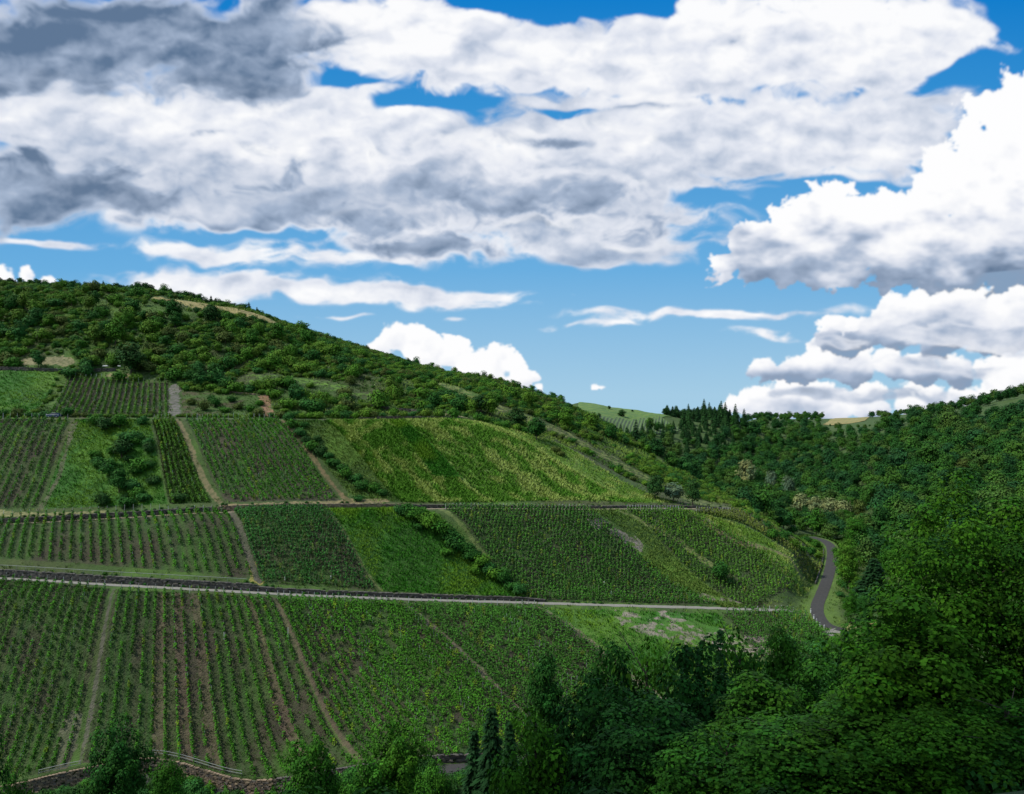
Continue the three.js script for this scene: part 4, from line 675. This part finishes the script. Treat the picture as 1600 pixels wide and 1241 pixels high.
for (const a of [
  [1505, 790, 50, 7.4, 9, N1, 'huge bright-leaved tree filling the right edge, in front of the valley'], [1650, 815, 46, 6.4, 9, N3, 'huge tree cut by the right border behind the bright-leaved tree'], [1420, 960, 46, 6.2, 0, N1, 'bright tree at the left foot of the huge right-hand tree'],
  [1352, 1006, 68, 4.8, 1, N0, 'mid-green tree left of the huge right-hand tree'], [1222, 1026, 76, 5.2, 2, N3, 'tree with layered branches in front of the road bend'], [1280, 1066, 62, 5.4, 0, N0, 'dense green tree below the road bend'], [1160, 1026, 82, 6.8, 3, N0, 'round tree below the stony meadow'],
  [1020, 1042, 84, 7.3, 3, N3, 'broad tree at the lower end of the stony meadow'], [955, 1048, 88, 5.9, 1, N2, 'dark tree at the lower right corner of the vine plots'], [1090, 1046, 74, 7.6, 0, N2, 'dark shaded tree in the middle of the lower trees'], [1180, 1085, 60, 7.3, 2, N3, 'layered tree in the centre of the lower tree belt'],
  [855, 1064, 94, 5.7, 2, N2, 'dark feathery tree at the right end of the lower vine plot'], [836, 1140, 66, 6.2, 3, N1, 'bright round tree at the bottom edge right of the asphalt piece'], [945, 1105, 66, 7.0, 1, N2, 'dark tree at the bottom right of the bright round tree'], [1020, 1120, 56, 6.8, 0, N2, 'darkest tree at the bottom edge of the tree belt'],
  [1120, 1165, 50, 5.9, 3, N0, 'green tree at the bottom edge below the layered tree'], [1250, 1150, 46, 6.5, 1, N0, 'leafy tree at the bottom edge left of the huge tree'], [1370, 1120, 44, 6.5, 0, N3, 'fresh green tree at the bottom edge under the huge tree'], [1480, 1130, 40, 4.4, 1, N1, 'bright tree at the bottom right under the huge tree'], [1590, 1110, 40, 4.6, 3, N0, 'green tree in the bottom right corner'],
  [622, 1132, 112, 5.8, 3, N3, 'pale round tree at the foot of the vines left of the asphalt piece'], [484, 1178, 110, 5.8, 1, N0, 'broad tree at the bottom edge left of the pale round tree'], [570, 1196, 106, 5.1, 3, N0, 'low tree at the bottom edge between two taller trees'], [186, 1142, 121, 6.4, 3, N2, 'dark round tree in front of the broken terrace wall on the left'], [262, 1206, 118, 3.7, 1, N0, 'small bush-like tree at the bottom right of the dark round tree'],
  [20, 1214, 116, 3.4, 3, N0, 'small green tree in the bottom left corner'], [-48, 1112, 96, 4.9, 1, N2, 'dark crown cut by the left border above the corner'], [680, 1212, 104, 3.9, 1, N0, 'low green tree below the asphalt piece'],
]) bigTree('big_tree', ...a);
for (const a of [
  [768, 1104, 88, 4.6, 10, FIR[2], 'tall dark conifer right of the asphalt piece'], [740, 1140, 90, 3.8, 11, FIR[2], 'shorter dark conifer just left of the tall one'], [796, 1124, 86, 3.4, 11, FIR[0], 'narrow conifer right of the tall dark one'], [1126, 982, 92, 3.0, 11, FIR[0], 'pointed conifer in front of the stony meadow, tallest of three'], [1070, 1008, 92, 2.9, 10, FIR[2], 'narrow conifer at the left of the three before the stony meadow'], [1092, 1016, 93, 2.4, 10, FIR[2], 'smallest of the three conifers before the stony meadow'],
  [1322, 984, 90, 3.6, 10, FIR[2], 'dark conifer just below the road bend'],
]) bigTree('conifer', ...a, 'conifer');
bigTree('conifer', 1366, 872, 190, 5.6, 11, FIR[2], 'broad dark conifer across the road from the vines', 'conifer');
for (const [b, topY, Z, r, k, m, l] of [
  [1326, 850, 200, 4.4, 0, 1, 'green tree right beside the asphalt road'], [1345, 905, 196, 3.4, 1, 1, 'bushy tree at the right verge of the asphalt road'], [1330, 925, 178, 2.6, 3, 0, 'low bushy tree over the lawn in the road bend'], [1352, 935, 172, 2.6, 1, 2, 'dark bushy tree behind the lawn in the road bend'], [1400, 850, 205, 5.4, 0, 0, 'tall tree right of the broad dark conifer'], [1440, 830, 210, 5.8, 3, 2, 'tall tree behind the huge right-hand tree'], [1340, 815, 240, 5.6, 1, 0, 'tree above the upper bend of the asphalt road'], [1385, 815, 250, 5.8, 0, 3, 'tree up the valley behind the broad dark conifer'],
  [1395, 930, 165, 3.4, 0, 0, 'green tree right of the brown reeds'], [1425, 945, 140, 3.8, 1, 3, 'tree between the reeds and the huge tree'], [1300, 840, 290, 4.6, 3, 2, 'dark tree behind the upper bend of the road'], [1318, 800, 300, 5.2, 1, 0, 'taller tree behind the upper bend of the road'],
]) bigTree('roadside_tree', b, topY, Z, r, k, [N0, GREENS[1], GREENS[2], GREENS[3]][m], l);
{
  const low = []; for (let b = -60; b < 690; b += 7) { const Z = T1.Z(b) - 2.2 - 9 * R(), [x, z] = at(b, Z); low.push([ground(x, z), 0.9 + 1.0 * R()]); if (R() < 0.5) { const [u, w] = at(b + 3, Z - 8 * R()); low.push([ground(u, w), 1.2 + 1.3 * R()]); } }
  for (let b = 736; b < 1240; b += 8) { const [x, z] = at(b, T1.Z(b) - 6 - 12 * R()); low.push([ground(x, z), 1.8 + 1.6 * R()]); }
  for (let b = -40; b < 1130; b += 7) for (const [T, w, road] of [[T2, wall2, 3.0], [T3, wall3, 2.5]]) { if (R() < 0.45) continue; const up = R() < 0.5, [x, z] = at(b + 5 * R(), T.Z(b) + road + (up ? 0.9 : -0.15)); low.push([ground(x, z), 0.3 + 0.35 * R()]); }
  for (let i = 0; i < 1500; i++) { const b = -260 + 1960 * R(), Z = lerp(30, T1.Z(b) - 7, Math.sqrt(R())), [x, z] = at(b, Z); low.push([ground(x, z), 0.8 + 1.6 * R()]); }
  for (let i = 0; i < 260; i++) { const b = 1200 + 240 * R(), Z = lerp(120, 163, R()), [x, z] = at(b, Z); if (roadNear(x, z)[0] > 4.5) low.push([ground(x, z), 1.0 + 1.3 * R()]); }
  massOf('undergrowth', 'bushy undergrowth along the foot of the vineyard walls', low, shrubCrowns.slice(1, 4), [GREENS[0], GREENS[2], GREENS[4], DARKGREEN]);
}
{ // reeds and the pale round bush by the lawn
  const p = ground(...at(1366, 170)), t = plant('reed_clump', 'reed', crownGeometry(610, { lo: -0.1, hi: 1.9, clumps: 18, leaves: 900, size: 0.22, spread: 0.3 }), shrubTrunk, REED, p, 1.9, 1, 0, 'brown dried reed clump right of the lawn in the road bend', 'reeds');
  shrub(ground(...at(1332, 171)), 2.0, PALE, 'pale rounded bush beside the lawn in the road bend');
}

// ---------------------------------------------------------------- tracks, the asphalt roads
function ribbon(pts, widthL, widthR, lift, k = 3) {                   // a strip along points [x, z, y?] with its own small thickness of edge
  const pos = [], uv = [], idx = []; let s = 0;
  pts.forEach((p, i) => {
    const a = pts[Math.max(0, i - 1)], b = pts[Math.min(pts.length - 1, i + 1)], dx = b[0] - a[0], dz = b[1] - a[1], l = Math.hypot(dx, dz), nx = -dz / l, nz = dx / l;
    if (i) s += Math.hypot(p[0] - pts[i - 1][0], p[1] - pts[i - 1][1]);
    for (let j = 0; j <= k; j++) { const o = lerp(-widthL, widthR, j / k), x = p[0] + nx * o, z = p[1] + nz * o; pos.push(x, (p[2] ?? height(x, z)) + lift, z); uv.push(s / 4, o / 4); }
  });
  for (let i = 0; i + 1 < pts.length; i++) for (let j = 0; j < k; j++) { const a = i * (k + 1) + j, b = a + k + 1; idx.push(a, a + 1, b, b, a + 1, b + 1); }
  const g = new THREE.BufferGeometry(); g.setAttribute('position', new THREE.Float32BufferAttribute(pos, 3)); g.setAttribute('uv', new THREE.Float32BufferAttribute(uv, 2)); g.setIndex(idx); g.computeVertexNormals(); return g;
}
const along = (T, b0, b1, off, step = 4) => { const out = []; for (let b = b0; b <= b1; b += step) { const [x, z] = at(b, T.Z(b) + off); out.push([x, z]); } return out; };
const gritTile = (a, b, c) => tile(512, (u, v) => { const n = wrapNoise(u, v, 8, 4), f = wrapNoise(u, v, 64, 2), k = sstep(0.62, 0.8, wrapNoise(u + 0.2, v + 0.4, 20, 3)); return mix3(mix3(a, b, n), c, k * 0.7).map((q) => q * (0.8 + 0.4 * f)); });
const concrete = std({ map: gritTile([0.22, 0.21, 0.185], [0.15, 0.145, 0.125], [0.15, 0.14, 0.10]), roughness: 0.95 }), dirt = std({ map: gritTile([0.24, 0.20, 0.14], [0.17, 0.14, 0.09], [0.06, 0.09, 0.03]) }), asphalt = std({ map: gritTile([0.036, 0.035, 0.034], [0.024, 0.024, 0.023], [0.052, 0.050, 0.045]), roughness: 1 });
const flip = (g) => { const i = g.index; for (let k = 0; k < i.count; k += 3) { const a = i.getX(k + 1); i.setX(k + 1, i.getX(k + 2)); i.setX(k + 2, a); } g.computeVertexNormals(); return g; };
tag(mesh('concrete_track', flip(ribbon(along(T2, -200, 1262, 1.3), 1.25, 1.0, 0.06)), concrete), 'pale concrete track between the lower and the middle vineyards', null, null, 'structure');
tag(mesh('dirt_track', flip(ribbon(along(T3, -200, 1150, 1.1), 0.9, 0.9, 0.06)), dirt), 'pale dirt track between the middle and the upper vineyards', null, null, 'structure');
tag(mesh('farm_track', flip(ribbon(along(T4, -200, 760, 1.1), 0.9, 0.9, 0.05)), dirt), 'narrow dirt track above the upper vineyards', null, null, 'structure');
tag(mesh('valley_road', flip(ribbon(along({ Z: (b) => T1.Z(b) - 3.4 }, -200, 1250, 0), 2.2, 2.2, 0.06)), asphalt), 'asphalt road along the foot of the vineyards, one piece of it seen between trees', null, null, 'structure');
tag(mesh('asphalt_road', flip(ribbon(roadCurve.getSpacedPoints(140).map((p) => [p.x, p.z, p.y]), 1.55, 1.55, 0.07, 5)), asphalt), 'winding asphalt road that climbs out of the valley on the right', null, null, 'structure');
{ const p = [[1296, 168.5], [1302, 171.5], [1310, 174]].map(([b, Z]) => at(b, Z)); tag(mesh('concrete_apron', flip(ribbon(p, 1.6, 1.6, 0.05)), concrete), 'small pale concrete apron at the lower bend of the asphalt road', null, null, 'structure'); }
{ const q = roadCurve.getSpacedPoints(140).slice(52, 112); const pts = q.map((p, i) => { const a = q[Math.max(0, i - 1)], b = q[Math.min(q.length - 1, i + 1)], l = Math.hypot(b.x - a.x, b.z - a.z); return [p.x - -(b.z - a.z) / l * -2.55 * -1, p.z - (b.x - a.x) / l * -2.55 * -1, p.y]; });
  const t = base('kerb_wall', 0, 0, 0); const g = []; for (let i = 0; i + 1 < pts.length; i++) { const a = pts[i], b = pts[i + 1], L = Math.hypot(b[0] - a[0], b[1] - a[1]), w = new THREE.BoxGeometry(L * 0.98, 0.75, 0.3); w.rotateY(-Math.atan2(b[1] - a[1], b[0] - a[0])); w.translate((a[0] + b[0]) / 2, (a[2] + b[2]) / 2 + 0.28, (a[1] + b[1]) / 2); g.push(w); }
  const o = mesh('stones', mergeGeometries(g), std({ color: new THREE.Color(0.05, 0.048, 0.045) }), t); o.userData.kind = 'stuff'; tag(t, 'low dark stone wall along the uphill side of the asphalt road', 'wall'); }

// ---------------------------------------------------------------- dry stone walls
const stoneMat = std({ color: new THREE.Color(1, 1, 1), vertexColors: true, ...bumpFor(0.03, 2) });
function stone(r, w, h, d, c) {
  const g = new THREE.BoxGeometry(w, h, d), p = g.attributes.position, key = {}; g.deleteAttribute('uv');
  for (let i = 0; i < 24; i++) { const k = [p.getX(i) > 0, p.getY(i) > 0, p.getZ(i) > 0].join(), j = key[k] ??= [(r() - 0.5) * w * 0.22, (r() - 0.5) * h * 0.3, (r() - 0.5) * d * 0.3]; p.setXYZ(i, p.getX(i) + j[0], p.getY(i) + j[1], p.getZ(i) + j[2]); }
  g.computeVertexNormals(); g.setAttribute('color', new THREE.Float32BufferAttribute(Array.from({ length: 24 }, () => c).flat(), 3)); return g;
}
function stoneWall(name, label, pts, tones, seed) {                   // pts: [x, z, foot, height]; courses of uneven stones with open joints, and larger coping stones
  const r = rng(seed), t = base(name, pts[0][0], pts[0][2], pts[0][1]), body = [], cope = [];
  let carry = 0;
  for (let i = 0; i + 1 < pts.length; i++) {
    const a = pts[i], b = pts[i + 1], L = Math.hypot(b[0] - a[0], b[1] - a[1]), turn = -Math.atan2(b[1] - a[1], b[0] - a[0]); let s = carry;
    for (; s < L; s += 0.62) {
      const f = s / L, x = lerp(a[0], b[0], f), z = lerp(a[1], b[1], f), y = lerp(a[2], b[2], f), h = lerp(a[3], b[3], f), put = (g, dx, dy) => { g.rotateY(turn); g.translate(x + Math.cos(turn) * dx - pts[0][0], y + dy - pts[0][2], z - Math.sin(turn) * dx - pts[0][1]); };
      if (h < 0.2) continue;
      const n = Math.max(1, Math.round(h / 0.34));
      for (let c = 0; c < n; c++) { if (r() < 0.05) continue; const k = 0.6 + 0.8 * r(), tn = tones[Math.floor(r() * tones.length)], g = stone(r, 0.5 + 0.2 * r(), h / n * 0.94, 0.3 + 0.12 * r(), tn.map((v) => v * k)); put(g, (c % 2) * 0.3 + (r() - 0.5) * 0.1, (c + 0.5) * h / n); body.push(g); }
      if (r() < 0.8) { const k = 0.8 + 0.5 * r(), g = stone(r, 0.66, 0.16, 0.46, tones[0].map((v) => v * k * 1.15)); put(g, 0, h + 0.06); cope.push(g); }
    }
    carry = s - L;
  }
  if (body.length) mesh('stones', mergeGeometries(body), stoneMat, t).userData.kind = 'stuff';
  if (cope.length) mesh('coping', mergeGeometries(cope), stoneMat, t).userData.kind = 'stuff';
  return tag(t, label, 'wall');
}
const wallLine = (T, wf, road, b0, b1, step = 5) => { const out = []; for (let b = b0; b <= b1; b += step) { const [x, z] = at(b, T.Z(b) + road * fade(b) + 0.02); out.push([x, z, T.h(b) + 0.05, wf(b)]); } return out; };
const GREYS = [[0.085, 0.078, 0.070], [0.058, 0.054, 0.050], [0.105, 0.092, 0.076]], BROWNS = [[0.17, 0.125, 0.085], [0.12, 0.09, 0.07], [0.21, 0.16, 0.105]], DARKST = [[0.075, 0.068, 0.062], [0.055, 0.05, 0.046], [0.10, 0.085, 0.07]];
stoneWall('retaining_wall', 'tall grey dry stone wall above the concrete track, with a rail on top', wallLine(T2, wall2, 3.0, -120, 401), GREYS, 11);
stoneWall('retaining_wall', 'lower dark stone wall above the concrete track, right of the step', wallLine(T2, wall2, 3.0, 405, 850), DARKST, 12);
stoneWall('retaining_wall', 'dark stone wall above the left part of the dirt track', wallLine(T3, wall3, 2.5, -120, 338), DARKST, 13);
stoneWall('retaining_wall', 'brown stone wall above the middle of the dirt track', wallLine(T3, wall3, 2.5, 342, 640), BROWNS, 14);
stoneWall('retaining_wall', 'thin dark stone wall above the right part of the dirt track', wallLine(T3, wall3, 2.5, 645, 1142), DARKST, 15);
stoneWall('retaining_wall', 'dark stone wall at the upper edge of the straw meadow', wallLine(T4, wall4, 2.4, 560, 745), [...DARKST, BROWNS[0]], 16);
const across = (list, h, from) => { const out = []; for (let i = 0; i + 1 < list.length; i++) for (let k = 0; k < 6; k++) { const p = hit(lerp(list[i][0], list[i + 1][0], k / 6), lerp(list[i][1], list[i + 1][1], k / 6), from); if (p) out.push([p.x, p.z, p.y - 0.15, h]); } return out; };
stoneWall('terrace_wall', 'dark stone wall at the foot of the scrub slope, far left', across([[-40, 577], [60, 580], [112, 582], [195, 580]], 1.3), [...DARKST, GREYS[0]], 17);
stoneWall('terrace_wall', 'short broken brown wall on the slope above the straw meadow', across([[572, 636], [620, 642], [688, 648]], 1.0), [...DARKST, BROWNS[1]], 18);
stoneWall('terrace_wall', 'low pale wall edge above the stony terrace', across([[360, 614], [415, 619]], 0.5), BROWNS, 21);
const foot = (b0, b1) => { const out = []; for (let b = b0; b <= b1; b += 5) { const z1 = T1.Z(b) - 0.75, [x, z] = at(b, z1); out.push([x, z, T1.h(b) - bank1(b), bank1(b) - 0.35]); } return out; };
stoneWall('terrace_wall', 'tall brown stone wall at the foot of the vines behind the dark round tree', foot(-60, 425), [...BROWNS, [0.10, 0.085, 0.075]], 19);
stoneWall('terrace_wall', 'overgrown stone wall at the foot of the vines left of the asphalt piece', foot(430, 760), [...DARKST, BROWNS[1]], 20);

// ---------------------------------------------------------------- rails, posts, stakes
const steel = std({ color: new THREE.Color(0.20, 0.22, 0.21), roughness: 0.6, metalness: 0.2 }), whitePaint = std({ color: new THREE.Color(0.78, 0.78, 0.76), roughness: 0.5 });
const tubeAlong = (pts, r) => new THREE.TubeGeometry(new THREE.CatmullRomCurve3(pts), pts.length * 3, r, 6);
function railing(name, label, pts, heights, postH, mat, every = 1) {
  const o = pts[0].clone(), t = base(name, o.x, o.y, o.z), rel = pts.map((p) => p.clone().sub(o));
  for (const h of heights) mesh('rail', tubeAlong(rel.map((p) => p.clone().setY(p.y + h)), 0.05), mat, t);
  rel.forEach((p, i) => { if (i % every) return; const g = new THREE.CylinderGeometry(0.035, 0.035, postH, 6); g.translate(p.x, p.y + postH / 2 - 0.05, p.z); mesh('post', g, mat, t); });
  return tag(t, label, 'railing');
}
railing('hand_railing', 'long pale rail along the top of the tall grey wall', rows(34, (i) => { const b = -110 + i * 15, [x, z] = at(b, T2.Z(b) + 3.75); return new THREE.Vector3(x, T2.h(b) + wall2(b) + 0.1, z); }), [0.95], 1.0, steel);
const railAt = (b0, b1, n) => rows(n, (i) => { const b = lerp(b0, b1, i / (n - 1)), [x, z] = at(b, T1.Z(b) - 0.1); return new THREE.Vector3(x, T1.h(b) - 0.02, z); });
railing('hand_railing', 'two-bar rail on the brown wall right of the dark round tree', railAt(238, 378, 9), [0.5, 1.0], 1.05, steel);
railing('hand_railing', 'short two-bar rail on the wall left of the dark round tree', railAt(60, 126, 5), [0.5, 1.0], 1.05, steel);
for (const [i, b, Z] of [[0, 1277, 180.2], [1, 1281, 177.4], [2, 1286, 175], [3, 1293, 173], [4, 1272, 184.5]]) {
  const p = ground(...at(b - 5, Z)), t = base('guide_post', p.x, p.y, p.z), g = new THREE.BoxGeometry(0.22, 1.0, 0.16); g.translate(0, 0.5, 0); mesh('post', g, whitePaint, t); const k = new THREE.BoxGeometry(0.23, 0.14, 0.17); k.translate(0, 0.82, 0); mesh('band', k, std({ color: new THREE.Color(0.05, 0.05, 0.05) }), t);
  tag(t, 'small white guide post on the outer side of the road bend', 'guide post', 'white guide posts of the road bend');
}
for (const [b, y, h, w, label] of [[450, 1000, 2.6, 0.09, 'tall pale metal post standing on the brown footpath'], [445, 907, 1.0, 0.16, 'white post low in the dense bluish vines, left one'], [517, 905, 0.8, 0.16, 'white post low in the dense bluish vines, right one'], [732, 1097, 1.2, 0.14, 'white post low in the thin vine plot near the conifers'], [944, 915, 1.0, 0.14, 'white post low in the wide plot of staked vines'], [955, 932, 1.2, 0.13, 'white post at the lower edge of the wide plot of staked vines'], [418, 1206, 0.7, 0.2, 'white marker at the right end of the two-bar rail'], [350, 1000, 1.6, 0.1, 'white post in the middle of the vines with brown strips'], [124, 657, 0.001, 0.001, '']].filter((a) => a[4])) {
  const p = hit(b, y); const t = base('marker_post', p.x, p.y, p.z), g = new THREE.CylinderGeometry(w / 2, w / 2, h, 8); g.translate(0, h / 2, 0); mesh('post', g, whitePaint, t); const c = new THREE.SphereGeometry(w / 2, 8, 4, 0, 6.3, 0, 1.57); c.translate(0, h, 0); mesh('cap', c, whitePaint, t); tag(t, label, 'post');
}
for (const [b, y, w, label] of [[165, 577, 1.7, 'white stone slab lying on the far left terrace wall, left one'], [187, 577, 1.3, 'white stone slab lying on the far left terrace wall, right one']]) { const p = hit(b, y); const g = stone(rng(b), w, 0.45, 0.7, [0.7, 0.7, 0.68]); const t = mesh('stone_slab', g, stoneMat); t.position.set(p.x, p.y + 1.25, p.z + 0.2); tag(t, label, 'slab'); }

// ---------------------------------------------------------------- the blue car on the farm track
{
  const b = 84, [x, z] = at(b, T4.Z(b) + 1.1), [x2, z2] = at(b + 8, T4.Z(b + 8) + 1.1), t = base('parked_car', x, T4.h(b) + 0.1, z, -Math.atan2(z2 - z, x2 - x));
  const ext = (pts, d, bev) => { const s = new THREE.Shape(); s.moveTo(...pts[0]); for (const p of pts.slice(1)) s.lineTo(...p); const g = new THREE.ExtrudeGeometry(s, { depth: d - 2 * bev, bevelEnabled: true, bevelSize: bev, bevelThickness: bev, bevelSegments: 3 }); g.translate(0, 0, -d / 2 + bev); return g; };
  const paint = new THREE.MeshPhysicalMaterial({ color: new THREE.Color(0.015, 0.035, 0.09), roughness: 0.35, clearcoat: 1, clearcoatRoughness: 0.08 }), glass = new THREE.MeshPhysicalMaterial({ color: new THREE.Color(0.03, 0.035, 0.04), roughness: 0.08 }), rubber = std({ color: new THREE.Color(0.02, 0.02, 0.02) }), rim = std({ color: new THREE.Color(0.5, 0.5, 0.52), metalness: 0.8, roughness: 0.3 });
  mesh('body', ext([[-2.05, 0.32], [-2.1, 0.62], [-2.0, 0.86], [-1.1, 0.95], [1.0, 0.98], [2.0, 0.9], [2.1, 0.6], [2.05, 0.32]], 1.72, 0.09), paint, t);
  mesh('roof', ext([[-0.55, 1.38], [-0.35, 1.46], [0.9, 1.46], [1.35, 1.36]], 1.36, 0.05), paint, t);
  mesh('window', ext([[-1.1, 0.95], [-0.5, 1.38], [1.4, 1.36], [1.85, 0.97]], 1.46, 0.05), glass, t);
  for (const s of [-1, 1]) { const g = new THREE.BoxGeometry(0.08, 0.46, 0.05); g.rotateZ(0.05); g.translate(0.45, 1.16, s * 0.73); mesh('door_pillar', g, paint, t); const h = new THREE.SphereGeometry(0.14, 12, 8); h.scale(0.6, 0.7, 1); h.translate(-2.05, 0.72, s * 0.6); mesh('headlight', h, std({ color: new THREE.Color(0.85, 0.87, 0.9), roughness: 0.15 }), t); const l = new THREE.BoxGeometry(0.06, 0.16, 0.3); l.translate(2.1, 0.72, s * 0.62); mesh('tail_light', l, std({ color: new THREE.Color(0.35, 0.02, 0.02), roughness: 0.3 }), t); }
  for (const [wx, s] of [[-1.3, -1], [-1.3, 1], [1.3, -1], [1.3, 1]]) { const w = new THREE.TorusGeometry(0.24, 0.09, 8, 18); w.translate(wx, 0.32, s * 0.8); const tyre = mesh('wheel', w, rubber, t); const r2 = new THREE.CylinderGeometry(0.19, 0.19, 0.1, 16); r2.rotateX(Math.PI / 2); r2.translate(wx, 0.32, s * 0.81); mesh('rim', r2, rim, tyre); }
  tag(t, 'small dark blue car parked on the farm track above the left vine plot', 'car');
}

// ---------------------------------------------------------------- cloud out of view, placed to shade the trees near the camera
{
  const r = rng(77), d = [Math.sin(SUN_AZ) * Math.cos(SUN_EL), Math.sin(SUN_EL), -Math.cos(SUN_AZ) * Math.cos(SUN_EL)], parts = [];
  for (let i = 0; i < 46; i++) { const u = r(), x = lerp(-70, 75, u), z = lerp(40, -98, r()), s = 9 + 10 * r(), g = new THREE.IcosahedronGeometry(s, 2); g.scale(1, 0.55, 1); g.translate(x + d[0] * 760, -40 + d[1] * 760 + (r() - 0.5) * 14, z + d[2] * 760); parts.push(g); }
  tag(mesh('unseen_cloud', mergeGeometries(parts), std({ color: new THREE.Color(0.85, 0.86, 0.88) })), 'cloud out of view, placed to shade the near part of the valley', 'unseen_cloud', null, 'stuff');
}
renderer.render(scene, camera);
